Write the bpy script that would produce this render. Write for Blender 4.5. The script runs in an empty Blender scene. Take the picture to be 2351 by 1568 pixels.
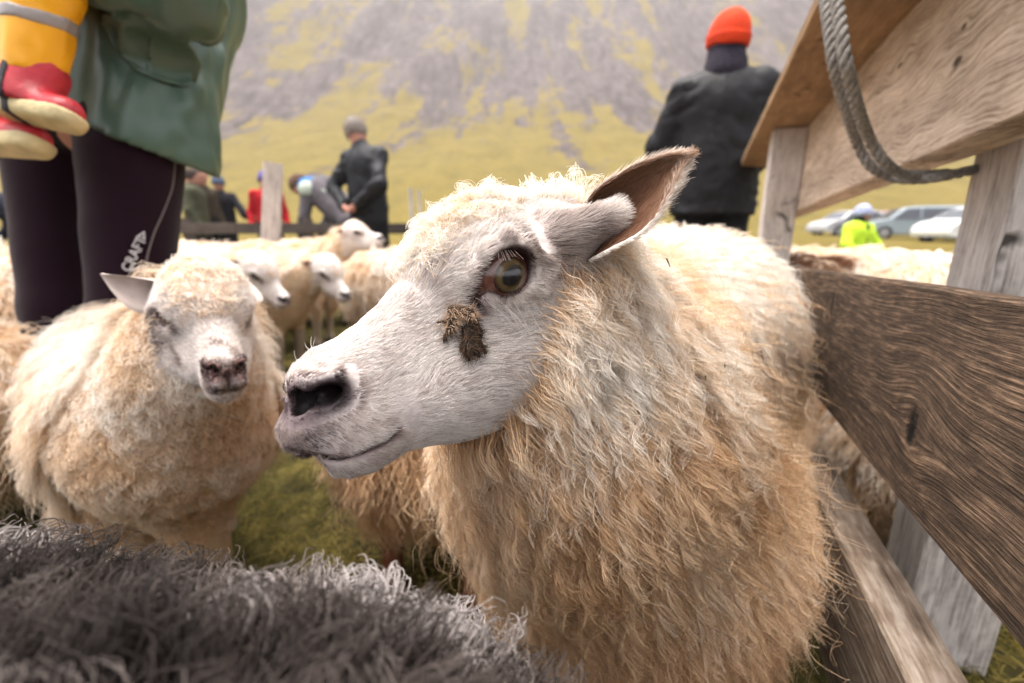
PREVIEW_HEAD=False
import bpy, math, random
import numpy as np
from mathutils import Vector, Matrix, Euler
rng = np.random.default_rng(7)
random.seed(7)
SC = bpy.context.scene
COL = SC.collection

# ---------------------------------------------------------------- camera, sky, sun, exposure
PITCH = math.radians(13.66); CAMZ = 0.82
cam = bpy.data.cameras.new('camera'); camo = bpy.data.objects.new('camera', cam); COL.objects.link(camo)
camo.location = (0, 0, CAMZ); camo.rotation_euler = (math.pi/2 - PITCH, 0, 0)
cam.sensor_width = 36; cam.lens = 16.0; cam.clip_start = 0.02; cam.clip_end = 5000
cam.dof.use_dof = True; cam.dof.focus_distance = 0.31; cam.dof.aperture_fstop = 4.2
SC.camera = camo
SUN_EL, SUN_AZ = math.radians(78), math.radians(300)      # azimuth from north (+Y), clockwise: high, slightly left
w = bpy.data.worlds.new('World'); SC.world = w; w.use_nodes = True
nt = w.node_tree; bgn = nt.nodes['Background']
sky = nt.nodes.new('ShaderNodeTexSky'); sky.sky_type = 'NISHITA'; sky.sun_disc = False
sky.sun_elevation = SUN_EL; sky.sun_rotation = SUN_AZ; sky.dust_density = 4.0; sky.air_density = 1.0
hs = nt.nodes.new('ShaderNodeHueSaturation'); hs.inputs['Saturation'].default_value = 0.22
mx = nt.nodes.new('ShaderNodeMix'); mx.data_type = 'RGBA'; mx.blend_type = 'MULTIPLY'; mx.inputs[0].default_value = 1
nt.links.new(sky.outputs[0], hs.inputs['Color']); nt.links.new(hs.outputs[0], mx.inputs[6])
mx.inputs[7].default_value = (1.0, 0.955, 0.935, 1)
nt.links.new(mx.outputs[2], bgn.inputs[0]); bgn.inputs[1].default_value = 0.085
sl = bpy.data.lights.new('sun', 'SUN'); sl.energy = 1.5; sl.angle = math.radians(50); sl.color = (1, .95, .88)
so = bpy.data.objects.new('sun', sl); COL.objects.link(so)
sd = Vector((math.sin(SUN_AZ)*math.cos(SUN_EL), math.cos(SUN_AZ)*math.cos(SUN_EL), math.sin(SUN_EL)))
so.rotation_euler = sd.to_track_quat('Z', 'Y').to_euler()
SC.view_settings.view_transform = 'Standard'; SC.view_settings.look = 'None'
SC.view_settings.exposure = 2.78; SC.view_settings.gamma = 1.0
SC.cycles.max_bounces = 5; SC.cycles.diffuse_bounces = 3; SC.cycles.glossy_bounces = 2; SC.cycles.transmission_bounces = 2
SC.cycles.caustics_reflective = False; SC.cycles.caustics_refractive = False
try:
    SC.cycles_curves.shape = 'RIBBONS'; SC.cycles_curves.subdivisions = 2
except Exception: pass

# ---------------------------------------------------------------- helpers: view frame used to place things at real distances
F_, CX, CY = 1045.0, 1175.5, 784.0
CP, SP = math.cos(PITCH), math.sin(PITCH)
def c2w(v):
    v = np.asarray(v, float)
    return np.stack([v[..., 0], v[..., 2]*CP + v[..., 1]*SP, -v[..., 2]*SP + v[..., 1]*CP], -1)
def P(px, py, d):
    return c2w([(px-CX)/F_*d, (CY-py)/F_*d, d]) + np.array([0, 0, CAMZ])
def ray(px, py):
    r = c2w([(px-CX)/F_, (CY-py)/F_, 1.0]); return r
CAM = np.array([0, 0, CAMZ])
def on_z(px, py, z):
    r = ray(px, py); return CAM + r*((z-CAMZ)/r[2])
def on_y(px, py, y):
    r = ray(px, py); return CAM + r*(y/r[1])
def unit(v):
    v = np.asarray(v, float); return v/np.maximum(np.linalg.norm(v, axis=-1, keepdims=True), 1e-9)

# ---------------------------------------------------------------- helpers: noise
def _h(i, j, k, s):
    n = (i*374761393 + j*668265263 + k*2147483647 + s*144269) & 0xffffffff
    n = ((n ^ (n >> 13))*1274126177) & 0xffffffff
    return ((n ^ (n >> 16)) & 0xffff)/65535.0
def vnoise(p, s=0):
    p = np.asarray(p, float); f = np.floor(p).astype(np.int64); t = p-f; t = t*t*(3-2*t); r = 0
    for a in (0, 1):
        for b in (0, 1):
            for c in (0, 1):
                wgt = (t[..., 0] if a else 1-t[..., 0])*(t[..., 1] if b else 1-t[..., 1])*(t[..., 2] if c else 1-t[..., 2])
                r = r + wgt*_h(f[..., 0]+a, f[..., 1]+b, f[..., 2]+c, s)
    return r*2-1
def fbm(p, s=0, o=4):
    p = np.asarray(p, float); r = 0; a = .5
    for i in range(o): r = r + a*vnoise(p*2.0**i, s+i); a *= .5
    return r
def sstep(a, b, x):
    t = np.clip((x-a)/(b-a), 0, 1); return t*t*(3-2*t)

# ---------------------------------------------------------------- helpers: signed distance modelling
def smin(a, b, k):
    if k <= 0: return np.minimum(a, b)
    h = np.clip(.5+.5*(b-a)/k, 0, 1); return b + (a-b)*h - k*h*(1-h)
def smax(a, b, k): return -smin(-a, -b, k)
def ell(c, r, R=None):
    c = np.asarray(c, float); r = np.asarray(r, float)
    def f(p):
        q = p-c
        if R is not None: q = q @ np.asarray(R, float).T      # rows of R are the local axes
        k0 = np.linalg.norm(q/r, axis=-1); k1 = np.linalg.norm(q/(r*r), axis=-1)
        return k0*(k0-1)/np.maximum(k1, 1e-9)
    return f
def cone(a, b, r1, r2, sq=None):
    a = np.asarray(a, float); b = np.asarray(b, float); ab = b-a; L = ab @ ab
    def f(p):
        t = np.clip(((p-a) @ ab)/L, 0, 1); q = p-a-t[..., None]*ab
        if sq is not None:
            ax, k = sq; ax = unit(ax); q = q + (k-1)*(q @ ax)[..., None]*ax
        return np.linalg.norm(q, axis=-1) - (r1+(r2-r1)*t)
    return f
class SDF:
    def __init__(s): s.ops = []
    def add(s, f, k=.02): s.ops.append((0, f, k)); return s
    def sub(s, f, k=.01): s.ops.append((1, f, k)); return s
    def cut(s, f, k=.005): s.ops.append((2, f, k)); return s     # intersect
    def __call__(s, p):
        d = None
        for m, f, k in s.ops:
            v = f(p)
            d = v if d is None else (smin(d, v, k) if m == 0 else (smax(d, -v, k) if m == 1 else smax(d, v, k)))
        return d
    def grad(s, p, e=1.5e-3):
        p = np.asarray(p, float)
        return unit(np.stack([s(p+np.eye(3)[i]*e)-s(p-np.eye(3)[i]*e) for i in range(3)], -1))
def axis_pts(segs):
    out = [segs[0][0]]
    for a, b, h in segs:
        n = max(2, int(round((b-a)/h))); out += list(a + (b-a)*np.arange(1, n+1)/n)
    return np.array(out)
def surface(sdf, ax, ay, az, B=6):
    n = [len(ax), len(ay), len(az)]
    A = []
    for a in (ax, ay, az):
        m = (-(len(a)-1)) % B; h = a[-1]-a[-2]; A.append(np.concatenate([a, a[-1]+h*np.arange(1, m+1)]))
    ax, ay, az = A; nx, ny, nz = len(ax), len(ay), len(az)
    bx, by, bz = ax[::B], ay[::B], az[::B]
    mid = lambda a: (a[1:]+a[:-1])/2
    G = np.stack(np.meshgrid(mid(bx), mid(by), mid(bz), indexing='ij'), -1)
    half = np.stack(np.meshgrid(np.diff(bx), np.diff(by), np.diff(bz), indexing='ij'), -1)/2
    dc = sdf(G.reshape(-1, 3)).reshape(G.shape[:3])
    near = np.abs(dc) < np.linalg.norm(half, axis=-1)*1.9 + .004
    V = np.empty((nx, ny, nz), np.float32)
    V[...] = 1
    full = np.repeat(np.repeat(np.repeat(dc, B, 0), B, 1), B, 2)
    V[:-1, :-1, :-1] = full; V[-1] = V[-2]; V[:, -1] = V[:, -2]; V[:, :, -1] = V[:, :, -2]
    msk = np.zeros((nx, ny, nz), bool)
    nm = np.repeat(np.repeat(np.repeat(near, B, 0), B, 1), B, 2)
    for i in (0, 1):
        for j in (0, 1):
            for k in (0, 1):
                msk[i:nx-1+i, j:ny-1+j, k:nz-1+k] |= nm
    I, J, K = np.nonzero(msk)
    for s in range(0, len(I), 400000):
        e = slice(s, s+400000)
        V[I[e], J[e], K[e]] = sdf(np.stack([ax[I[e]], ay[J[e]], az[K[e]]], -1))
    ins = V < 0
    c = np.zeros((nx-1, ny-1, nz-1), np.int8)
    for i in (0, 1):
        for j in (0, 1):
            for k in (0, 1): c += ins[i:nx-1+i, j:ny-1+j, k:nz-1+k]
    act = (c > 0) & (c < 8)
    I, J, K = np.nonzero(act); idx = -np.ones(act.shape, np.int64); idx[act] = np.arange(len(I))
    acc = np.zeros((len(I), 3)); cnt = np.zeros(len(I))
    cor = [(i, j, k) for i in (0, 1) for j in (0, 1) for k in (0, 1)]
    for a in cor:
        for b in cor:
            if sum(b)-sum(a) == 1 and all(b[q] >= a[q] for q in range(3)):
                va = V[I+a[0], J+a[1], K+a[2]]; vb = V[I+b[0], J+b[1], K+b[2]]
                m = (va < 0) != (vb < 0)
                t = np.where(m, va/np.where(va == vb, 1, va-vb), 0)[:, None]
                pa = np.stack([ax[I+a[0]], ay[J+a[1]], az[K+a[2]]], -1); pb = np.stack([ax[I+b[0]], ay[J+b[1]], az[K+b[2]]], -1)
                acc += np.where(m[:, None], pa+(pb-pa)*t, 0); cnt += m
    verts = acc/np.maximum(cnt, 1)[:, None]
    faces = []
    for d in range(3):
        sl0 = [slice(None)]*3; sl1 = [slice(None)]*3; sl0[d] = slice(None, -1); sl1[d] = slice(1, None)
        x = ins[tuple(sl0)] != ins[tuple(sl1)]
        q = np.stack(np.nonzero(x), -1)
        o = [e for e in range(3) if e != d]
        ok = (q[:, o[0]] > 0) & (q[:, o[1]] > 0) & (q[:, o[0]] < act.shape[o[0]]) & (q[:, o[1]] < act.shape[o[1]]); q = q[ok]
        def g(da, db):
            r = q.copy(); r[:, o[0]] += da; r[:, o[1]] += db; return idx[r[:, 0], r[:, 1], r[:, 2]]
        f = np.stack([g(-1, -1), g(0, -1), g(0, 0), g(-1, 0)], -1)
        inn = ins[q[:, 0], q[:, 1], q[:, 2]]
        fl = inn if d != 1 else ~inn
        f[~fl] = f[~fl][:, ::-1]; faces.append(f)
    faces = np.concatenate(faces); faces = faces[(faces >= 0).all(1)]
    return verts, faces

# ---------------------------------------------------------------- helpers: objects
def new_mesh(name, verts, faces, mat=None, parent=None, smooth=True, attrs=None, local=False):
    verts = np.asarray(verts, float)
    if parent is not None and not local: verts = verts - np.array(parent_origin(parent))
    me = bpy.data.meshes.new(name)
    if isinstance(faces, np.ndarray) and faces.ndim == 2:
        k = faces.shape[1]; me.vertices.add(len(verts)); me.vertices.foreach_set('co', verts.astype(np.float32).ravel())
        me.loops.add(faces.size); me.loops.foreach_set('vertex_index', faces.astype(np.int32).ravel())
        me.polygons.add(len(faces)); me.polygons.foreach_set('loop_start', np.arange(0, faces.size, k, dtype=np.int32))
        me.polygons.foreach_set('loop_total', np.full(len(faces), k, np.int32)); me.update(calc_edges=True); me.validate()
    else:
        me.from_pydata([tuple(v) for v in verts], [], [tuple(f) for f in faces]); me.update()
    me.polygons.foreach_set('use_smooth', np.full(len(me.polygons), smooth)); 
    for k, (v, t) in (attrs or {}).items():
        a = me.attributes.new(k, t, 'POINT')
        if t == 'FLOAT': a.data.foreach_set('value', np.asarray(v, np.float32).ravel())
        else: a.data.foreach_set('color', np.concatenate([v, np.ones((len(v), 1))], 1).astype(np.float32).ravel())
    if mat: me.materials.append(mat)
    o = bpy.data.objects.new(name, me); COL.objects.link(o)
    if parent is not None: o.parent = parent
    return o
def parent_origin(p):
    v = Vector((0, 0, 0))
    while p is not None: v = v + p.location; p = p.parent
    return v
def thing(name, label, cat, loc=(0, 0, 0), group=None):
    o = bpy.data.objects.new(name, None); COL.objects.link(o); o.location = tuple(loc); o.empty_display_size = .05
    return tag(o, label, cat, group)
def tag(o, label=None, cat=None, group=None, kind=None):
    if label: o['label'] = label
    if cat: o['category'] = cat
    if group: o['group'] = group
    if kind: o['kind'] = kind
    return o
def hair(name, pts, r0, r1, mat, parent=None, tint=None, local=False):
    """pts N,K,3 strands as one curves object"""
    N, K = pts.shape[:2]
    if parent is not None and not local: pts = pts - np.array(parent_origin(parent))
    hc = bpy.data.hair_curves.new(name); hc.add_curves([K]*N)
    hc.attributes['position'].data.foreach_set('vector', pts.astype(np.float32).ravel())
    a = hc.attributes.get('radius') or hc.attributes.new('radius', 'FLOAT', 'POINT')
    t = np.linspace(0, 1, K)[None]; r0 = np.broadcast_to(np.asarray(r0, float).reshape(-1, 1), (N, 1)); rr = r0*(1-t)+r1*t
    a.data.foreach_set('value', rr.astype(np.float32).ravel())
    a = hc.attributes.new('tint', 'FLOAT', 'POINT')
    tv = np.zeros((N, K)) if tint is None else np.broadcast_to(np.asarray(tint, float).reshape(N, -1), (N, K))
    a.data.foreach_set('value', tv.astype(np.float32).ravel())
    if mat: hc.materials.append(mat)
    o = bpy.data.objects.new(name, hc); COL.objects.link(o)
    if parent is not None: o.parent = parent
    return o
def copy_tree(o, parent=None):
    c = o.copy(); COL.objects.link(c); c.parent = parent
    for ch in list(o.children): copy_tree(ch, c)
    return c

# ---------------------------------------------------------------- helpers: materials
MATS = {}
def mat(name, color=(.5, .5, .5), rough=.8, bump=0, bscale=50, var=0, vscale=8, metal=0, spec=.3, sheen=0, coat=0, stretch=(1, 1, 1), detail=6):
    if name in MATS: return MATS[name]
    m = bpy.data.materials.new(name); m.use_nodes = True; n = m.node_tree.nodes; l = m.node_tree.links; b = n['Principled BSDF']
    b.inputs['Base Color'].default_value = (*color, 1); b.inputs['Roughness'].default_value = rough
    b.inputs['Metallic'].default_value = metal; b.inputs['Specular IOR Level'].default_value = spec
    b.inputs['Sheen Weight'].default_value = sheen; b.inputs['Coat Weight'].default_value = coat
    tc = n.new('ShaderNodeTexCoord'); mp = n.new('ShaderNodeMapping'); mp.inputs['Scale'].default_value = stretch
    l.new(tc.outputs['Object'], mp.inputs[0])
    if var:
        nz = n.new('ShaderNodeTexNoise'); nz.inputs['Scale'].default_value = vscale; nz.inputs['Detail'].default_value = detail
        l.new(mp.outputs[0], nz.inputs['Vector'])
        mr = n.new('ShaderNodeMapRange'); mr.inputs[1].default_value = .3; mr.inputs[2].default_value = .7; mr.inputs[3].default_value = 1-var; mr.inputs[4].default_value = 1+var
        l.new(nz.outputs[0], mr.inputs[0])
        mm = n.new('ShaderNodeMix'); mm.data_type = 'RGBA'; mm.blend_type = 'MULTIPLY'; mm.inputs[0].default_value = 1; mm.inputs[6].default_value = (*color, 1)
        l.new(mr.outputs[0], mm.inputs[7]); l.new(mm.outputs[2], b.inputs['Base Color'])
    if bump:
        nz = n.new('ShaderNodeTexNoise'); nz.inputs['Scale'].default_value = bscale; nz.inputs['Detail'].default_value = 5
        l.new(mp.outputs[0], nz.inputs['Vector'])
        bp = n.new('ShaderNodeBump'); bp.inputs['Strength'].default_value = bump; bp.inputs['Distance'].default_value = .01
        l.new(nz.outputs[0], bp.inputs['Height']); l.new(bp.outputs[0], b.inputs['Normal'])
    MATS[name] = m; return m
def ramp(n, stops):
    r = n.new('ShaderNodeValToRGB'); e = r.color_ramp.elements
    e[0].position, e[0].color = stops[0][0], (*stops[0][1], 1); e[1].position, e[1].color = stops[-1][0], (*stops[-1][1], 1)
    for p, c in stops[1:-1]: x = e.new(p); x.color = (*c, 1)
    return r
def hair_mat(name, stops, rnd=.25, trans=.25, rough=.75):
    """strand colour from the strand's own tint attribute, with strand to strand variation"""
    m = bpy.data.materials.new(name); m.use_nodes = True; n = m.node_tree.nodes; l = m.node_tree.links; n.clear()
    out = n.new('ShaderNodeOutputMaterial'); at = n.new('ShaderNodeAttribute'); at.attribute_name = 'tint'
    hi = n.new('ShaderNodeHairInfo'); rp = ramp(n, stops); l.new(at.outputs['Fac'], rp.inputs[0])
    mr = n.new('ShaderNodeMapRange'); mr.inputs[3].default_value = 1-rnd; mr.inputs[4].default_value = 1+rnd*.6; l.new(hi.outputs['Random'], mr.inputs[0])
    mm = n.new('ShaderNodeMix'); mm.data_type = 'RGBA'; mm.blend_type = 'MULTIPLY'; mm.inputs[0].default_value = 1
    l.new(rp.outputs[0], mm.inputs[6]); l.new(mr.outputs[0], mm.inputs[7])
    b = n.new('ShaderNodeBsdfPrincipled'); b.inputs['Roughness'].default_value = rough; b.inputs['Specular IOR Level'].default_value = .25
    l.new(mm.outputs[2], b.inputs['Base Color'])
    tr = n.new('ShaderNodeBsdfTranslucent'); l.new(mm.outputs[2], tr.inputs[0])
    ms = n.new('ShaderNodeMixShader'); ms.inputs[0].default_value = trans
    l.new(b.outputs[0], ms.inputs[1]); l.new(tr.outputs[0], ms.inputs[2]); l.new(ms.outputs[0], out.inputs[0])
    return m
# ---------------------------------------------------------------- sheep head, shared by every sheep (local frame: s back from the nose, l to its left, u up)
HY, HP = math.radians(32), math.radians(30)
Fc = np.array([-math.cos(HP)*math.cos(HY), -math.sin(HP), -math.cos(HP)*math.sin(HY)])
Uc = unit(np.array([0, 1, 0]) - Fc[1]*Fc); Lc = np.cross(Fc, Uc)
HF, HU, HL = c2w(Fc), c2w(Uc), c2w(Lc); HB = -HF
HO = P(656, 930, .275)
def hp(px, py, l=0.0):
    r = ray(px, py); t = (l + (HO-CAM) @ HL)/(r @ HL); d = CAM + r*t - HO
    return np.array([d @ HB, l, d @ HU])
def h2w(q):
    q = np.asarray(q, float); return HO + q[..., :1]*HB + q[..., 1:2]*HL + q[..., 2:3]*HU
def w2h(p):
    d = np.asarray(p, float)-HO; return np.stack([d @ HB, d @ HL, d @ HU], -1)
_top = np.array([hp(*q) for q in [(662, 905), (657, 878), (668, 848), (706, 810), (765, 780), (812, 750), (862, 708), (908, 655), (945, 582), (995, 508), (1065, 468), (1150, 470), (1240, 488), (1320, 515)]])
_bot = np.array([hp(*q) for q in [(657, 955), (652, 985), (674, 1032), (712, 1062), (750, 1086), (795, 1094), (847, 1080), (890, 1056), (925, 1036), (985, 1014), (1060, 1000), (1130, 975), (1210, 930), (1300, 880)]])
def _mono(a):
    s = np.maximum.accumulate(a[:, 0]+np.arange(len(a))*1e-6); return s - 0, a[:, 2]
TS, TU = _mono(_top); BS, BU = _mono(_bot)
_m0 = min(TS[0], BS[0]); SMAX = .235
def _sm(xs, ys):      # resample and smooth a profile
    g = np.linspace(-.004, .30, 400); y = np.interp(g, xs, ys); k = np.hanning(9); k /= k.sum()
    yy = np.convolve(np.pad(y, 4, 'edge'), k, 'valid'); return g, yy
TG, TY = _sm(TS, TU); BG, BY = _sm(BS, BU)
WS = [-.004, 0, .006, .015, .03, .05, .075, .10, .125, .15, .18, .21, .25, .30]
_WV0 = [.010, .016, .0215, .0265, .0285, .0270, .0285, .034, .041, .046, .048, .046, .044, .04]
WG = np.linspace(-.004, .30, 600); _k = np.hanning(41); _k /= _k.sum(); _w = np.interp(WG, WS, _WV0); WVV = np.where(WG < .008, _w, np.convolve(np.pad(_w, 20, 'edge'), _k, 'valid'))
_mouth = np.array([hp(x, y, l) for x, y, l in [(668, 1022, 0), (700, 1037, .012), (720, 1050, .018), (777, 1056, .024), (827, 1040, .026), (882, 1018, .027), (912, 996, .027)]])
MOS, MOU = _mono(_mouth)
EYE = hp(1176, 621, .0595)-np.array([0, .0232, 0]); EYR = .0232
def seg(a, b, r1, r2): return cone(a, b, r1, r2)
_nos = [hp(690, 938, .0135), hp(694, 915, .0165), hp(718, 918, .0225), hp(745, 912, .026), hp(768, 902, .028)]
_nr = [.0046, .0056, .0046, .0060, .0042]
_rim = [hp(680, 895, .012), hp(715, 885, .020), hp(768, 872, .0235)]
_brow = [hp(1094, 628, .047), hp(1118, 588, .053), hp(1158, 558, .057), hp(1205, 566, .057), hp(1246, 600, .052)]
_lid = [hp(1102, 650, .047), hp(1138, 674, .050), hp(1182, 680, .051), hp(1222, 662, .051), hp(1244, 622, .051)]
def loft(p):
    s, l, u = p[..., 0], np.abs(p[..., 1]), p[..., 2]
    t = np.interp(s, TG, TY); b = np.interp(s, BG, BY); c = (t+b)/2; h = np.maximum((t-b)/2, .004); wv = np.interp(s, WG, WVV)
    un = (u-c)/h; tilt = np.interp(s, [0, .03, .06, .1, .15, .3], [-.10, -.1, .02, .06, .10, .0])
    we = wv*(1+tilt*np.clip(un, -1, 1)*1.4)
    e = np.interp(s, [0, .05, .12, .3], [2.3, 2.25, 2.3, 2.1])
    d = ((np.abs(un)**e + (l/we)**e)**(1/e)-1)*np.minimum(h, we)
    return np.maximum(d, np.maximum(-.0005-s, s-.27))
def head(p, fine=True):
    p = np.asarray(p, float); q = p.copy(); q[..., 1] = np.abs(q[..., 1])
    d = loft(p)
    d = smin(d, ell(hp(716, 985, .0125), (.018, .0110, .0150))(q), .006)                # upper lip lobes
    d = smin(d, ell(EYE + np.array([.002, -.0125, .002]), (.036, .030, .030))(q), .02)       # orbit
    d = smin(d, ell(hp(1130, 850, .026), (.05, .020, .030))(q), .03)                    # cheek
    for a, b in zip(_brow[:-1], _brow[1:]): d = smin(d, cone(a, b, .0052, .0052)(q), .007)
    for a, b in zip(_lid[:-1], _lid[1:]): d = smin(d, cone(a, b, .0030, .0030)(q), .006)
    for a, b in zip(_rim[:-1], _rim[1:]): d = smin(d, cone(a, b, .0048, .0055)(q), .006)
    if fine:
        R = rot_rows(EYE_TILT)
        d = smax(d, -ell(EYE + np.array([0, .017, 0]), (.0178, .026, .0142), R)(q), .002)
        d = smax(d, -(np.linalg.norm(q-EYE, axis=-1)-EYR+.0004), .001)
        for i in range(4): d = smax(d, -cone(_nos[i], _nos[i+1], _nr[i], _nr[i+1])(q), .0025)
        d = smax(d, -cone(_nos[0], _nos[0]+np.array([.016, -.004, .0]), .0044, .003)(q), .003)
        d = smax(d, -cone(_nos[1], _nos[1]+np.array([.022, -.012, .002]), .0052, .0035)(q), .003)
        d = smax(d, -cone(_nos[3], _nos[3]+np.array([.022, -.018, .0]), .0058, .0035)(q), .003)
        d = smax(d, -cone(hp(1103, 646, .050), hp(1078, 700, .043), .0035, .0030)(q), .005)     # tear groove
        d = smax(d, -cone(hp(671, 925, 0)+np.array([-.003, 0, 0]), hp(674, 985, 0)+np.array([-.004, 0, 0]), .0035, .0030)(q), .003)  # philtrum
        mu = np.interp(q[..., 0], MOS, MOU); th = .0014
        sheet = np.maximum(np.maximum(np.abs(q[..., 2]-mu)-th, q[..., 0]-MOS[-1]), -(d+.007))
        d = smax(d, -sheet, .0025)
    return d
def rot_rows(a):
    c, s = math.cos(a), math.sin(a); return np.array([[c, 0, s], [0, 1, 0], [-s, 0, c]])
EYE_TILT = math.radians(-14)
# outline of the ear (pixel of the photo, offset to the side), kept in the head's own frame
def ear_w2h(px, py, d): return w2h(P(px, py, d))
EAR_T = np.array([ear_w2h(x, y, d) for x, y, d in [(1345, 462, .335), (1385, 424, .325), (1448, 387, .318), (1506, 364, .314), (1545, 359, .314), (1573, 363, .318)]])
EAR_B = np.array([ear_w2h(x, y, d) for x, y, d in [(1350, 600, .325), (1405, 570, .305), (1462, 540, .295), (1510, 492, .296), (1545, 432, .304), (1573, 367, .318)]])
def curve_at(pts, t):
    pts = np.asarray(pts); x = np.linspace(0, 1, len(pts)); n = len(t)
    out = np.stack([np.interp(t, x, pts[:, i]) for i in range(pts.shape[1])], -1)
    return out
def smooth_curve(pts, n):
    """Catmull-Rom through pts"""
    pts = np.asarray(pts, float); q = np.concatenate([[2*pts[0]-pts[1]], pts, [2*pts[-1]-pts[-2]]])
    t = np.linspace(0, len(pts)-1-1e-6, n); i = t.astype(int); f = (t-i)[:, None]
    a, b, c, d = q[i], q[i+1], q[i+2], q[i+3]
    return .5*(2*b+(c-a)*f+(2*a-5*b+4*c-d)*f*f+(3*b-a-3*c+d)*f**3)
EAR_D = w2h(HO+c2w(np.array([.05, .12, 1.0])))    # away from the viewer: the back of the cup
EAR_D = unit(EAR_D)
def ear_grid(nu=40, nv=26, side=1, thick=.0022):
    T, Bt = smooth_curve(EAR_T, nu), smooth_curve(EAR_B, nu); u = np.linspace(0, 1, nu)
    dep = np.interp(u, [0, .2, .5, .8, 1], [.034, .030, .020, .009, .0])
    v = np.linspace(0, 1, nv); out = []
    for off in (0, thick):
        prof = np.sin(math.pi*v)**.75
        g = T[:, None]*(1-v)[None, :, None] + Bt[:, None]*v[None, :, None] + EAR_D*(dep[:, None]*prof[None])[..., None]
        if off:
            n = np.cross(np.gradient(g, axis=0), np.gradient(g, axis=1)); n = unit(n); n *= np.sign(n @ EAR_D)[..., None]
            g = g + n*off*np.minimum(1, 4*np.sin(math.pi*v)[None, :, None]+.15)
        out.append(g)
    g = np.stack(out)                                  # 2,nu,nv,3 (inside, outside)
    if side < 0: g = g*np.array([1, -1, 1])
    return g
def rot_between(a, b):
    return np.array(Vector(tuple(a)).rotation_difference(Vector(tuple(b))).to_matrix())
def ear_mesh(name, mat_, parent, tf, side=1, nu=40, nv=26, aim=None, sc=1.0):
    g = ear_grid(nu, nv, 1)
    if aim is not None:
        base = (EAR_T[0]+EAR_B[0])/2; Rm = rot_between(unit(EAR_T[-1]-base), unit(aim)); g = base+((g-base) @ Rm.T)*sc
    if side < 0: g = g*np.array([1, -1, 1])
    V = tf(g.reshape(-1, 3)); N = nu*nv; F = []
    I, J = np.meshgrid(np.arange(nu-1), np.arange(nv-1), indexing='ij'); I = I.ravel(); J = J.ravel()
    f0 = np.stack([I*nv+J, (I+1)*nv+J, (I+1)*nv+J+1, I*nv+J+1], -1)
    f1 = f0[:, ::-1]+N
    rim = []
    a = np.arange(nu-1)
    rim.append(np.stack([a*nv, a*nv+N, (a+1)*nv+N, (a+1)*nv], -1)); rim.append(np.stack([a*nv+nv-1, (a+1)*nv+nv-1, (a+1)*nv+nv-1+N, a*nv+nv-1+N], -1))
    F = np.concatenate([f0, f1]+rim)
    ins = np.concatenate([np.ones(N), np.zeros(N)])
    uu = np.tile(np.repeat(np.linspace(0, 1, nu), nv), 2)
    return new_mesh(name, V, F, mat_, parent, attrs={'inner': (ins, 'FLOAT'), 'along': (uu, 'FLOAT')}), g

# ---------------------------------------------------------------- materials for sheep
def skin_mat():
    m = bpy.data.materials.new('sheep_skin'); m.use_nodes = True; n = m.node_tree.nodes; l = m.node_tree.links; b = n['Principled BSDF']
    at = n.new('ShaderNodeAttribute'); at.attribute_name = 'Col'; l.new(at.outputs['Color'], b.inputs['Base Color'])
    b.inputs['Roughness'].default_value = .55; b.inputs['Specular IOR Level'].default_value = .35
    tc = n.new('ShaderNodeTexCoord'); nz = n.new('ShaderNodeTexNoise'); nz.inputs['Scale'].default_value = 260; nz.inputs['Detail'].default_value = 4
    l.new(tc.outputs['Object'], nz.inputs['Vector']); bp = n.new('ShaderNodeBump'); bp.inputs['Strength'].default_value = .35; bp.inputs['Distance'].default_value = .002
    l.new(nz.outputs[0], bp.inputs['Height']); l.new(bp.outputs[0], b.inputs['Normal'])
    return m
M_SKIN = skin_mat()
def ear_mat():
    m = bpy.data.materials.new('ear_skin'); m.use_nodes = True; n = m.node_tree.nodes; l = m.node_tree.links; b = n['Principled BSDF']
    at = n.new('ShaderNodeAttribute'); at.attribute_name = 'inner'; al = n.new('ShaderNodeAttribute'); al.attribute_name = 'along'
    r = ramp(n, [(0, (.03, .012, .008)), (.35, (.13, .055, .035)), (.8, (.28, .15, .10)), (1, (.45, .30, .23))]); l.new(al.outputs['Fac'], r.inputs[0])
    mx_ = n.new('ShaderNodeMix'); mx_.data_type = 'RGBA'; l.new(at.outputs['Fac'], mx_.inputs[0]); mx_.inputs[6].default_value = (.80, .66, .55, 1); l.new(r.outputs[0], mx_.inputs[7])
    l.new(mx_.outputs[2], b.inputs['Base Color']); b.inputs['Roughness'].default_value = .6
    b.inputs['Subsurface Weight'].default_value = .0
    return m
M_EAR = ear_mat()
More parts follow.
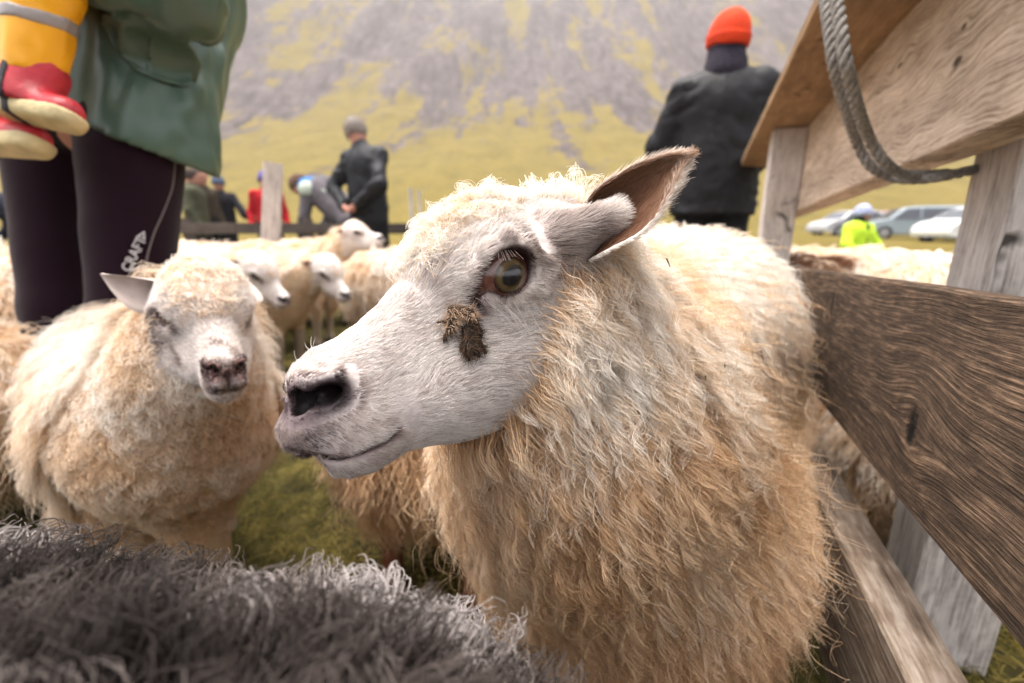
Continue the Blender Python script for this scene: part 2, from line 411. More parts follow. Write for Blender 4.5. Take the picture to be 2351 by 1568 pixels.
def eye_mat():
    """sheep eye: wide black pupil, yellow-brown iris, pinkish white. Object coords: y out of the eye, x along the pupil"""
    m = bpy.data.materials.new('sheep_eye'); m.use_nodes = True; n = m.node_tree.nodes; l = m.node_tree.links; b = n['Principled BSDF']
    tc = n.new('ShaderNodeTexCoord'); sp = n.new('ShaderNodeSeparateXYZ'); l.new(tc.outputs['Object'], sp.inputs[0])
    def mth(op, a, c=None):
        x = n.new('ShaderNodeMath'); x.operation = op
        for i, v in enumerate((a, c)):
            if v is None: continue
            if isinstance(v, (int, float)): x.inputs[i].default_value = v
            else: l.new(v, x.inputs[i])
        return x.outputs[0]
    def rad(ax, az): return mth('SQRT', mth('ADD', mth('POWER', mth('ABSOLUTE', mth('DIVIDE', sp.outputs[0], ax)), 2.0), mth('POWER', mth('ABSOLUTE', mth('DIVIDE', sp.outputs[2], az)), 2.0)))
    ri = rad(.0122, .0102); rpp = rad(.0088, .0058)
    nz = n.new('ShaderNodeTexNoise'); nz.inputs['Scale'].default_value = 420; nz.inputs['Detail'].default_value = 4; l.new(tc.outputs['Object'], nz.inputs['Vector'])
    off = mth('MULTIPLY', mth('SUBTRACT', nz.outputs[0], .5), .22)
    r1 = ramp(n, [(0, (.022, .014, .006)), (.55, (.040, .026, .011)), (.76, (.085, .058, .024)), (.86, (.05, .028, .014)), (.93, (.016, .008, .006)), (1, (.09, .038, .028))])
    l.new(mth('MULTIPLY', mth('ADD', ri, mth('MULTIPLY', off, .3)), .9), r1.inputs[0])
    nz2 = n.new('ShaderNodeTexNoise'); nz2.inputs['Scale'].default_value = 220; nz2.inputs['Detail'].default_value = 3; l.new(tc.outputs['Object'], nz2.inputs['Vector'])
    wsc = ramp(n, [(.35, (.15, .080, .058)), (.5, (.12, .048, .034)), (.65, (.09, .022, .015))]); l.new(nz2.outputs[0], wsc.inputs[0])
    mi = n.new('ShaderNodeMix'); mi.data_type = 'RGBA'; l.new(mth('GREATER_THAN', ri, 1.08), mi.inputs[0]); l.new(r1.outputs[0], mi.inputs[6]); l.new(wsc.outputs[0], mi.inputs[7])
    mp_ = n.new('ShaderNodeMix'); mp_.data_type = 'RGBA'
    sm = n.new('ShaderNodeMapRange'); sm.inputs[1].default_value = 1.0; sm.inputs[2].default_value = .88; l.new(mth('ADD', rpp, mth('MULTIPLY', off, .5)), sm.inputs[0])
    l.new(sm.outputs[0], mp_.inputs[0]); l.new(mi.outputs[2], mp_.inputs[6]); mp_.inputs[7].default_value = (.004, .005, .008, 1)
    l.new(mp_.outputs[2], b.inputs['Base Color']); b.inputs['Roughness'].default_value = .25; b.inputs['Coat Weight'].default_value = .55; b.inputs['Coat Roughness'].default_value = .03
    return m
M_EYE = eye_mat()
def eyeball(parent, c_world, axis_out, axis_x, r=None, name='eye'):
    r = r or EYR
    y = unit(axis_out); x = unit(axis_x - (axis_x @ y)*y); z = np.cross(x, y)
    th = np.linspace(0, math.pi, 25); ph = np.linspace(0, 2*math.pi, 40, endpoint=False); V = []
    for t in th:
        for q in ph: 
            rr = r*(1+.045*max(0, math.cos(t)-.8)/.2)
            V.append((rr*math.sin(t)*math.cos(q), rr*math.cos(t), rr*math.sin(t)*math.sin(q)))
    n = len(ph); F = [(i*n+j, i*n+(j+1) % n, (i+1)*n+(j+1) % n, (i+1)*n+j) for i in range(24) for j in range(n)]
    me_o = new_mesh(name, V, F, M_EYE, parent, local=True)
    me_o.matrix_local = Matrix(((x[0], y[0], z[0], 0), (x[1], y[1], z[1], 0), (x[2], y[2], z[2], 0), (0, 0, 0, 1)))
    me_o.location = tuple(np.asarray(c_world)-np.array(parent_origin(parent)))
    return me_o
# ---------------------------------------------------------------- the big sheep in front
fdir = unit(c2w([(1605-CX)/F_, (CY-580)/F_, 1.0]))                 # along the fence, away from the camera
def fence_x(y): return .30 + (fdir[0]/fdir[1])*(y-.1)
hero_root = P(1500, 900, .95); hero_root[2] = 0
hero = thing('sheep', 'large cream woolly sheep in the middle, white face in profile, beside the wooden fence', 'sheep', hero_root)
HS = SDF()
HS.add(lambda p: head(w2h(p)), 0)
NB = h2w(np.array([.225, 0, -.006]))
C1 = P(1340, 985, .485); C2 = P(1440, 1170, .60); C3 = P(1560, 900, 1.0); C4 = P(1590, 800, 1.35)
HS.add(cone(NB, C1, .047, .120), .025)
HS.add(cone(C1, C2, .120, .155), .06)
HS.add(cone(C2, C3, .165, .200), .06)
HS.add(cone(C3, C4, .205, .195), .06)
HS.add(cone(P(1365, 870, .50), P(1560, 760, .82), .10, .17), .06)
# base of the ear
HS.add(cone(h2w(hp(1290, 545, .046)), h2w(ear_w2h(1398, 500, .318)), .0145, .0095), .020)
for (px, dd, zb) in [(1330, .60, 0), (1560, .68, 0), (1480, 1.28, 0), (1640, 1.3, 0)]:
    t = P(px, 1200, dd); a = t*1; a[2] = .44; b = t*1; b[2] = .22; c_ = t*1; c_[2] = .02
    HS.add(cone(a, b, .055, .030), .03); HS.add(cone(b, c_, .028, .022), .01)
def hero_parts(p):
    q = w2h(p); return q
if PREVIEW_HEAD: hx = [(-.20, .16, .004), (.16, .95, .014)]; hy = [(.16, .50, .004), (.50, 1.6, .016)]; hz = [(0.0, .65, .014), (.65, 1.0, .004)]
else: hx = [(-.20, .16, .0021), (.16, .95, .012)]; hy = [(.16, .48, .0021), (.48, 1.6, .014)]; hz = [(0.0, .66, .012), (.66, .96, .0021), (.96, 1.05, .01)]
V, Fc_ = surface(HS, axis_pts(hx), axis_pts(hy), axis_pts(hz))
# skin colour: dark nostril rims and lips, pink tear groove; shade painted into hollows
def seg_d(q, pts):
    d = 1e9
    for a, b in zip(pts[:-1], pts[1:]):
        ab = b-a; t = np.clip(((q-a) @ ab)/(ab @ ab), 0, 1); d = np.minimum(d, np.linalg.norm(q-a-t[..., None]*ab, axis=-1))
    return d
_tear = np.array([hp(1112, 636, .047), hp(1100, 650, .047), hp(1088, 672, .045), hp(1074, 705, .041)])
def head_col(q):
    q = q.copy(); q[:, 1] = np.abs(q[:, 1]); n = len(q)
    col = np.tile(np.array([.52, .46, .44]), (n, 1))
    def blend(m, c):
        nonlocal col; m = np.clip(m, 0, 1)[:, None]; col = col*(1-m)+np.array(c)*m
    nd = seg_d(q, _nos); blend(1-sstep(.008, .017, nd), (.040, .026, .030)); blend(1-sstep(.0055, .0085, nd), (.010, .005, .005)); blend(seg_d(q, [_nos[0], _nos[0]+np.array([.016, -.004, .0])]) < .0055, (.006, .003, .003)); blend((seg_d(q, [_nos[1], _nos[1]+np.array([.022, -.012, .002])]) < .0065)|(seg_d(q, [_nos[3], _nos[3]+np.array([.022, -.018, .0])]) < .0065), (.006, .003, .003))
    ph = seg_d(q, np.array([hp(668, 915, 0), hp(674, 985, 0)])); blend(1-sstep(.002, .006, ph), (.16, .07, .06))
    fr = sstep(.020, .004, q[:, 0])*sstep(-.030, -.012, q[:, 2]); blend(fr*.7, (.10, .065, .07))
    mu = np.interp(q[:, 0], MOS, MOU); md = np.abs(q[:, 2]-mu); blend((1-sstep(.0015, .005, md))*(q[:, 0] < MOS[-1]+.004), (.16, .10, .095))
    blend(1-sstep(.004, .009, seg_d(q, _tear)), (.13, .05, .045))
    ed = np.linalg.norm((q-EYE)/np.array([.0188, .06, .0152]), axis=-1); blend((1-sstep(.98, 1.22, ed)), (.035, .014, .013))
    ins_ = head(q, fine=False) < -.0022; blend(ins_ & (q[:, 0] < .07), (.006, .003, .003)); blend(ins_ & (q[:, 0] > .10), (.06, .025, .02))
    return col
Q = w2h(V); colr = head_col(Q)
wool_c = np.array([.52, .38, .25])
HERO_CHK_S = None
body = new_mesh('body', V, Fc_, M_SKIN, hero, attrs={'Col': (colr, 'FLOAT_COLOR')})
eyeball(hero, h2w(EYE), HL-.13*HU-.04*HB, HB*math.cos(EYE_TILT)+HU*math.sin(EYE_TILT)*-1)
eyeball(hero, h2w(EYE*np.array([1, -1, 1])), -HL, HB)
ear_o, EG = ear_mesh('ear', M_EAR, hero, h2w, 1, 60, 34)
ear_mesh('ear', M_EAR, hero, h2w, -1)
# ---------------------------------------------------------------- growing wool and fur
def tri_sample(V, F, n, weight=None, rg=rng):
    a, b, c, d = V[F[:, 0]], V[F[:, 1]], V[F[:, 2]], V[F[:, 3]]
    ar = .5*np.linalg.norm(np.cross(c-a, d-b), axis=1)
    cen = (a+b+c+d)/4
    if weight is not None: ar = ar*weight(cen)
    cs = np.cumsum(ar); i = np.searchsorted(cs, rg.random(n)*cs[-1]); i = np.minimum(i, len(F)-1)
    u, v = rg.random((n, 1)), rg.random((n, 1))
    return (a[i]*(1-u)+b[i]*u)*(1-v)+(d[i]*(1-u)+c[i]*u)*v
def grow(sdf, roots, nrm, length, K=10, lift=.35, grav=.5, layer=.02, curl=.003, wave=.025, per=20, spread=.010, frizz=.0012, tip=.55, start=.6, flow=None, rg=rng, curlpow=1.0, stray=.04):
    """woolly locks: guides that leave along the normal, fall with gravity over the body and curl; 'per' strands share each guide"""
    N = len(roots); length = np.broadcast_to(np.asarray(length, float), (N,)).copy(); layer = np.broadcast_to(layer, (N,)); curl = np.broadcast_to(curl, (N,)); wave = np.broadcast_to(wave, (N,)); grav = np.broadcast_to(grav, (N,))
    down = np.array([0, 0, -1.0]) if flow is None else flow
    rnd = unit(rg.normal(size=(N, 3)))
    d = unit(nrm*start + rnd*.22 + down*grav[:, None]*.8); p = roots.copy(); G = [p]; h = length/(K-1); lay = layer*rg.random(N)
    for k in range(1, K):
        f = k/(K-1)
        g = sdf.grad(p, 3e-3) if k % 3 == 1 else g
        tgt = down - (down*g).sum(-1, keepdims=True)*g*.9 if np.ndim(down) > 1 else np.broadcast_to(down, g.shape) - (g @ down)[:, None]*g*.9
        tgt = unit(tgt+1e-4)*np.minimum(1, np.linalg.norm(tgt, axis=-1, keepdims=True)*2.5)
        want = unit(tgt*(.4+grav[:, None]) + g*lift*(1-.6*f) + rnd*.10)
        d = unit(d*.55+want*.45); p = p + d*h[:, None]
        s = sdf(p); m = lay*min(1, f*2.2)+.001
        p = p + g*np.maximum(0, m-s)[:, None]*.8
        G.append(p)
    G = np.stack(G, 1)                                     # N,K,3
    T = unit(np.gradient(G, axis=1)); A = unit(np.cross(T, unit(rg.normal(size=(N, 1, 3))))); Bn = np.cross(T, A)
    t = np.linspace(0, 1, K)[None, :]
    ph = rg.random((N, 1))*6.28; arc = t*length[:, None]; w_ = 6.28/wave[:, None]
    amp = curl[:, None]*np.minimum(1, t*2.5)**curlpow*(.6+.8*rg.random((N, 1)))
    G = G + A*(amp*np.sin(w_*arc+ph))[..., None] + Bn*(amp*np.cos(w_*arc+ph)*.8)[..., None]
    # children
    idx = np.repeat(np.arange(N), per); M = len(idx)
    off = rg.normal(size=(M, 3))*spread; n_ = nrm[idx]; off -= (off*n_).sum(-1, keepdims=True)*n_*.9
    cl = (1-(1-(1-tip))*t)[..., None]                      # root spread to tip spread
    S = G[idx] + off[:, None, :]*(1-(1-tip)*t[..., None])
    ph2 = rg.random((M, 3, 1))*6.28; fr = (6.28/(.006+.02*rg.random((M, 3, 1))))
    wig = np.sin(fr*arc[idx][:, None, :]+ph2).transpose(0, 2, 1)*frizz*(np.minimum(1, t*3))[..., None]
    S = S + wig
    ls = .65+.5*rg.random((M, 1, 1)); st = rg.random(M) < stray; ls[st] *= 1.15
    S = S[:, :1] + (S-S[:, :1])*np.minimum(1.25, ls)
    e = unit(rg.normal(size=(M, 3)))*st[:, None]*length[idx][:, None]*.35
    S = S + e[:, None, :]*(t**2)[..., None]
    r = S[:, 0]; s = sdf(r); S = S - (n_*(s+.001)[:, None])[:, None, :]*0.9*(1-t[..., None])
    return S, idx
WOOL_STOPS = [(0, (.14, .050, .022)), (.25, (.34, .165, .072)), (.5, (.60, .365, .195)), (.75, (.81, .60, .40)), (1, (.92, .87, .80))]
M_WOOL = hair_mat('wool', WOOL_STOPS, rnd=.25, trans=.18)
FUR_STOPS = [(0, (.012, .007, .007)), (.3, (.085, .058, .058)), (.55, (.34, .27, .245)), (.8, (.68, .60, .56)), (1, (.88, .84, .80))]
M_FUR = hair_mat('fur', FUR_STOPS, rnd=.32, trans=.25)
M_GREY = hair_mat('grey_wool', [(0, (.012, .008, .007)), (.4, (.052, .040, .035)), (.7, (.125, .103, .094)), (1, (.34, .31, .30))], rnd=.35, trans=.2)
# ---------------------------------------------------------------- wool and fur of the big sheep
_ck = np.array([hp(1300, 640, .046), hp(1252, 720, .04), hp(1222, 800, .036), hp(1205, 870, .032), hp(1165, 940, .026), hp(1080, 1000, .012)])
def cheek_s(u): o = np.argsort(_ck[:, 2]); return np.interp(u, _ck[o, 2], _ck[o, 0])
_fh = np.array([hp(910, 630, 0), hp(985, 588, .015), hp(1050, 535, .02), hp(1120, 492, .03), hp(1230, 468, .036), hp(1330, 478, .04)])
def fore_u(s): return np.interp(s, _fh[:, 0], _fh[:, 2])
def wool_mask(q):
    """metres into the wool (positive) from the bare-faced part"""
    m = np.maximum(q[:, 0]-cheek_s(q[:, 2]), np.where(q[:, 0] > _fh[0, 0]-.004, (q[:, 2]-fore_u(q[:, 0]))*1.0, -1))
    qa_ = np.stack([q[:, 0], np.abs(q[:, 1]), q[:, 2]], -1); de = seg_d(qa_, np.array([hp(1290, 530, .046), ear_w2h(1400, 500, .318)]))
    m = np.where(head(q, fine=False) > .022, 1.0, m)
    return np.minimum(m, np.where(q[:, 0] < .30, de-.034, 1.0))
cenm = lambda V, F: (V[F[:, 0]]+V[F[:, 2]])/2
def head_w(c):
    q = w2h(c); m = wool_mask(q); return (m < .012)*(q[:, 0] < .34)*(q[:, 2] > -.2)*np.where((q[:, 1] > -.012) | (q[:, 0] < .06), 1, .18)
def fur_dark(q):
    q = q.copy(); q[:, 1] = np.abs(q[:, 1])
    nd = seg_d(q, _nos); d = 1-sstep(.005, .020, nd)*1.0
    d = np.maximum(d, (1-sstep(.0, .012, seg_d(q, _tear)))*.95)
    ed = np.linalg.norm((q-EYE)/np.array([.0195, .05, .0160]), axis=-1); d = np.maximum(d, (1-sstep(.92, 1.12, ed))*.7)
    d = np.maximum(d, (1-sstep(.002, .008, seg_d(q, np.array([hp(668, 915, 0), hp(674, 985, 0)]))))*.7)
    mu = np.interp(q[:, 0], MOS, MOU); d = np.maximum(d, (1-sstep(.001, .005, np.abs(q[:, 2]-mu)))*(q[:, 0] < MOS[-1]+.002)*.4)
    sp = seg_d(q, np.array([hp(700, 965, .02), hp(690, 1010, .016)])); d = np.maximum(d, .50*(1-sstep(.004, .038, sp)))
    return d
NF = 130000 if not PREVIEW_HEAD else 30000
R = tri_sample(V, Fc_, NF, head_w); q = w2h(R); N_ = HS.grad(R, 1.5e-3)
dk = fur_dark(q)
qa = q.copy(); qa[:, 1] = np.abs(qa[:, 1])
bare = (seg_d(qa, _nos[:5]) < .0052) | (np.linalg.norm((qa-EYE)/np.array([.0185, .05, .0140]), axis=-1) < 1) & (qa[:, 1] > .04)
keep = ~bare; R, q, N_, dk, qa = R[keep], q[keep], N_[keep], dk[keep], qa[keep]
sgn = np.sign(q[:, 1:2])
flow = HB[None]*1.0 + np.zeros_like(R)
# muzzle: fur fans down and out; cheek: sweeps back and down; round the eye it points away from it
mz = (1-sstep(.02, .06, q[:, 0]))[:, None]; flow = flow*(1-mz*.6) - HU*mz*(.7*(q[:, 2:3] < .0)+.1)
ckm = (sstep(.07, .12, q[:, 0])*sstep(.01, -.03, q[:, 2]-.03))[:, None]; flow = flow - HU*ckm*.45
ev = R-h2w(EYE*np.array([1, 1, 1])*np.concatenate([np.ones((len(R), 1)), sgn, np.ones((len(R), 1))], 1)); em = (1-sstep(.016, .038, np.linalg.norm(ev, axis=1)))[:, None]
flow = flow*(1-em) + unit(ev)*em*1.2
fu = (sstep(-.005, .03, q[:, 2]-fore_u(q[:, 0])+.035))[:, None]*(q[:, 0:1] > .10)
nzv = np.stack([fbm(R*55, 11, 2), fbm(R*55, 12, 2), fbm(R*55, 13, 2)], -1)
flow = unit(flow + nzv*.55 + rng.normal(size=R.shape)*.10)
flow = unit(flow-(flow*N_).sum(-1, keepdims=True)*N_)
ln = np.interp(q[:, 0], [0, .03, .06, .12, .2, .27], [.0044, .0054, .0066, .0085, .0120, .0130])*(.7+.6*rng.random(len(R)))*np.where(dk > .5, .6, 1)*np.clip(.35+.65*sstep(1.0, 1.6, np.linalg.norm((qa-EYE)/np.array([.0188, .06, .0150]), axis=-1)), .35, 1)
K = 4; t = np.linspace(0, 1, K)[None, :, None]
S = R[:, None] - N_[:, None]*.0006 + (flow[:, None]*t + N_[:, None]*(.30*t-.12*t*t)+ nzv[:, None]*.12*t*t)*ln[:, None, None]
cl = fbm(R*130, 3, 2)+.7*fbm(R*420, 31, 2)*(1-np.exp(-ln/.004)); tint = np.clip(1.03-dk*1.05 + cl*.34 - .03*rng.random(len(R)), 0, 1)
tint = np.where(rng.random(len(R)) < .05, tint*.55, tint)
tan_ = sstep(.05, .4, fbm(R*22, 5, 3))*sstep(.07, .13, q[:, 0]); tint = np.clip(tint-.22*tan_, 0, 1)
hair('face_fur', S, .00016, .00004, M_FUR, hero, np.clip(tint[:, None]-np.linspace(.24, 0, K)[None], 0, 1))
# whiskers under the eye and on the chin
wr = np.array([h2w(hp(x, y, l)) for x, y, l in [(1120, 684, .049), (1140, 690, .050), (1158, 692, .050), (1178, 692, .051), (1196, 688, .051), (1214, 680, .051), (1230, 668, .05), (1105, 678, .047)]])
wh = []
for i in range(34):
    p = wr[rng.integers(len(wr))]+rng.normal(size=3)*.002; d = unit(-HU*1.0+HB*rng.uniform(-.1, .7)+HL*.35); L = rng.uniform(.012, .034); tt = np.linspace(0, 1, 6)[:, None]
    wh.append(p+d*tt*L+(-HU*.3+HL*-.25)*tt*tt*L*.6)
for i in range(16):     # upper lashes
    x = 1125+rng.random()*55; p = h2w(hp(x, 574, .0570)); d = unit(-HU*.9+HL*.55+HF*.3+HB*(x-1160)/50); tt = np.linspace(0, 1, 6)[:, None]; L = rng.uniform(.005, .009)
    wh.append(p+d*tt*L)
for i in range(14):     # hairs that stand off the bridge of the nose and the chin
    x, y = [(690, 835), (720, 806), (800, 1092), (700, 1040), (880, 700), (850, 725)][rng.integers(6)]; p = h2w(hp(x, y, rng.uniform(-.01, .015))); sg = 1 if y < 900 else -1
    d = unit(HU*sg*.7+HF*.6*rng.uniform(.0, 1.2)+rng.normal(size=3)*.3); tt = np.linspace(0, 1, 6)[:, None]; L = rng.uniform(.004, .010); wh.append(p+d*tt*L+HB*tt*tt*L*.5)
hair('whiskers', np.array(wh), .00017, .00005, M_FUR, hero, np.full(len(wh), .95))

# fleece
def body_w(c):
    q = w2h(c); m = wool_mask(q); hd = q[:, 0] < .27
    vis = np.where((c[:, 1] < 1.0) & (c[:, 2] > .12), 1, .25)
    nearw = np.interp(c[:, 1], [.25, .5, .9, 1.3], [3.2, 2.0, 1.0, .55])
    return np.where(c[:, 2] < .26, .0, 1)*(m > .0)*vis*nearw
NG = 12500 if not PREVIEW_HEAD else 1500
R = tri_sample(V, Fc_, NG, body_w); q = w2h(R); N_ = HS.grad(R, 2.5e-3); m = wool_mask(q)
hd = (q[:, 0] < .24) & (R[:, 1] < .47) & (q[:, 2] > -.02)
z = R[:, 2]-.10
ln = np.interp(z, [.2, .45, .6, .75], [.110, .085, .055, .038]); crown = (q[:, 0] < .34) & (R[:, 1] < .54) & (q[:, 2] > fore_u(q[:, 0])-.012); ln = np.where(hd, .008+.22*np.clip(m, 0, .05), ln); ln = np.where(crown, .010+.10*np.clip(m, 0, .05), ln); ln *= sstep(-.006, .03, m)*.75+.25
ln *= .75+.5*rng.random(len(R))
earb = np.linalg.norm(q-hp(1345, 535, .046), axis=1); ok = earb > -1; 
crl = np.where(hd, .0030, np.interp(z, [.3, .5, .7], [.0055, .0060, .0035])); wv = np.where(hd, .013, np.interp(z, [.3, .6], [.045, .024]))
tk = np.exp(-(((q[:, 0]-hp(1080, 440, 0)[0])/.022)**2))*(q[:, 2] > fore_u(q[:, 0])+.006); ln = ln*(1+1.6*tk)
R, N_, ln, crl, wv, q, m, hd = [a[ok] for a in (R, N_, ln, crl, wv, q, m, hd)]
S, idx = grow(HS, R, N_, ln, K=14, lift=.42, grav=np.where(hd, .05, .75), layer=np.where(hd, .006, .024), curl=crl, wave=wv, per=30, spread=.0074, frizz=.0008, tip=.10, start=np.where(hd, 1.1, .8)[:, None], stray=.025)
lock = fbm(R*18, 21, 3)+.35*rng.normal(size=len(R))*.5
ora = np.exp(-((np.linalg.norm((R-P(1470, 640, .56))/np.array([.040, .14, .085]), axis=1))**2))
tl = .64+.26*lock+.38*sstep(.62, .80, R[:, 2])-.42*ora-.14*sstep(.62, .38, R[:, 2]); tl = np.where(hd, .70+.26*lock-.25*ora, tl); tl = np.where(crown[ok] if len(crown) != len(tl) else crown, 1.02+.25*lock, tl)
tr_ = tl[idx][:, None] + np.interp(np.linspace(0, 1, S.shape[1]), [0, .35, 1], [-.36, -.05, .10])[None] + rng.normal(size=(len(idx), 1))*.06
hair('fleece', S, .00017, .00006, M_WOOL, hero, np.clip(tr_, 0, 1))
# long loose curls over the fleece
rr = tri_sample(V, Fc_, 260, lambda c: body_w(c)*(w2h(c)[:, 0] > .27)); Nn = HS.grad(rr, 2.5e-3); zz = rr[:, 2]
S, idx = grow(HS, rr, Nn, .05+.06*rng.random(len(rr)), K=26, lift=.5, grav=.55, layer=.035, curl=.009, wave=.045, per=4, spread=.002, frizz=.0006, tip=.5, start=1.0, stray=.1)
S = S + Nn[idx][:, None]*.020*np.linspace(0, 1, 26)[None, :, None]**.5
hair('loose_curls', S, .00026, .00010, M_WOOL, hero, np.clip(.45+.4*rng.random((len(idx), 1))+np.zeros((1, 26)), 0, 1))
rr = tri_sample(V, Fc_, 60, lambda c: body_w(c)*(w2h(c)[:, 0] > .2)); Nn = HS.grad(rr, 2.5e-3); dd = unit(rng.normal(size=rr.shape)); dd = unit(dd-(dd*Nn).sum(-1, keepdims=True)*Nn*.8)
hair('hay_bits', rr[:, None]+Nn[:, None]*.024+dd[:, None]*np.linspace(0, 1, 4)[None, :, None]*rng.uniform(.003, .014, (60, 1, 1)), .0007, .0004, hair_mat('hay', [(0, (.03, .02, .012)), (1, (.20, .16, .05))], .3, .1), hero, rng.random(60))
# ear fringe and fur
T = smooth_curve(EAR_T, 220); Bt = smooth_curve(EAR_B, 220); out = []; tt = np.linspace(0, 1, 5)[:, None]; tn = []
g0 = EG[0]; g1 = EG[1]
for side_, w_ in ((g1, 5200), (g0, 5200)):
    nu, nv = side_.shape[:2]; a = rng.integers(0, nu-2, w_); b_ = rng.integers(0, nv-1, w_)
    base = side_[a, b_]; du = unit(side_[a+1, b_]-base); nrm_ = unit(np.cross(side_[np.minimum(a+1, nu-1), b_]-base, side_[a, np.minimum(b_+1, nv-1)]-base+1e-7)); 
    outw = EAR_D if side_ is g1 else -EAR_D; nrm_ *= np.sign(nrm_ @ outw)[:, None]
    cen = np.linspace(-1, 1, nv)[b_][:, None]; dv = unit(side_[a, np.minimum(b_+1, nv-1)]-side_[a, np.maximum(b_-1, 0)])
    L = rng.uniform(.006, .014, w_)[:, None]
    d = unit(du*1.0+dv*cen*.55+rng.normal(size=(w_, 3))*.15+nrm_*.22)
    st = base[:, None]+(d[:, None]*tt[None])*L[:, None]; out.append(st)
    uu = a/nu
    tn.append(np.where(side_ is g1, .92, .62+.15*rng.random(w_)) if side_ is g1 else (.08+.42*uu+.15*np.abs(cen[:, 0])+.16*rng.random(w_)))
for crv in (T, Bt):
    a = rng.integers(0, 218, 1500); base = crv[a]; du = unit(crv[a+1]-base); o_ = unit(crv[a]-(T[a]+Bt[a])/2+1e-6)
    d = unit(du*1.0+o_*rng.uniform(.2, .9, (1500, 1))+rng.normal(size=(1500, 3))*.15); out.append(base[:, None]-o_[:, None]*.001+d[:, None]*tt[None]*rng.uniform(.002, .006, (1500, 1, 1))); tn.append(np.full(1500, 1.0))
out = np.concatenate(out); tn = np.concatenate([np.broadcast_to(x, (x.shape[0],)) for x in tn])
M_EARH = hair_mat('ear_hair', [(0, (.05, .022, .015)), (.4, (.24, .12, .07)), (.7, (.48, .32, .22)), (1, (.84, .78, .72))], .25, .15)
hair('ear_fur', h2w(out.reshape(-1, 3)).reshape(out.shape), .00020, .00005, M_EARH, ear_o, tn)
# a dried burr of mud and hair stuck under the eye
M_MUD = mat('mud', (.035, .025, .018), rough=.8, bump=.8, bscale=500, var=.5, vscale=300)
burr = SDF(); surf = .0
def on_face(x, y, l0=.04):
    p = h2w(hp(x, y, l0)); n = HS.grad(p[None])[0]; return p - n*HS(p[None])[0], n
def bp(x, y, o=.0015): p, n = on_face(x, y); return p+n*o
for a, b, r1, r2 in [((1040, 712), (1075, 722), .0035, .0042), ((1045, 718), (1034, 752), .0034, .0026), ((1034, 752), (1016, 783), .0026, .0006), ((1030, 736), (1004, 738), .0013, .0008), ((1078, 725), (1094, 770), .0040, .0032), ((1094, 770), (1106, 812), .0015, .0007), ((1072, 760), (1080, 800), .0034, .0052), ((1068, 800), (1074, 828), .0040, .0010), ((1084, 804), (1098, 826), .0032, .0006), ((1086, 800), (1110, 812), .0018, .0005)]:
    burr.add(cone(bp(*a), bp(*b), r1, r2), .002)
bc = bp(1060, 768); vv, ff = surface(SDF().add(lambda p: burr(p)+.0011*fbm(p*420, 4, 2)), *[np.arange(bc[i]-.035, bc[i]+.035, .0007) for i in range(3)])
new_mesh('mud_burr', vv, ff, M_MUD, hero)
n_ = 1500; rr = tri_sample(vv, ff, n_); Nn = burr.grad(rr, .0008); d = unit(Nn*.6-HU*.5+rng.normal(size=rr.shape)*.55); L = rng.uniform(.002, .0065, (n_, 1, 1))
up_ = ((rr-h2w(hp(1060, 745, .04))) @ HU > 0)
hair('burr_hair', rr[:, None]+d[:, None]*np.linspace(0, 1, 4)[None, :, None]*L, .00016, .00005, hair_mat('burr_hair', [(0, (.03, .02, .015)), (.5, (.30, .16, .08)), (1, (.70, .52, .38))], .3, .1), hero, np.where(up_, .55+.4*rng.random(n_), .02+.25*rng.random(n_)**2))
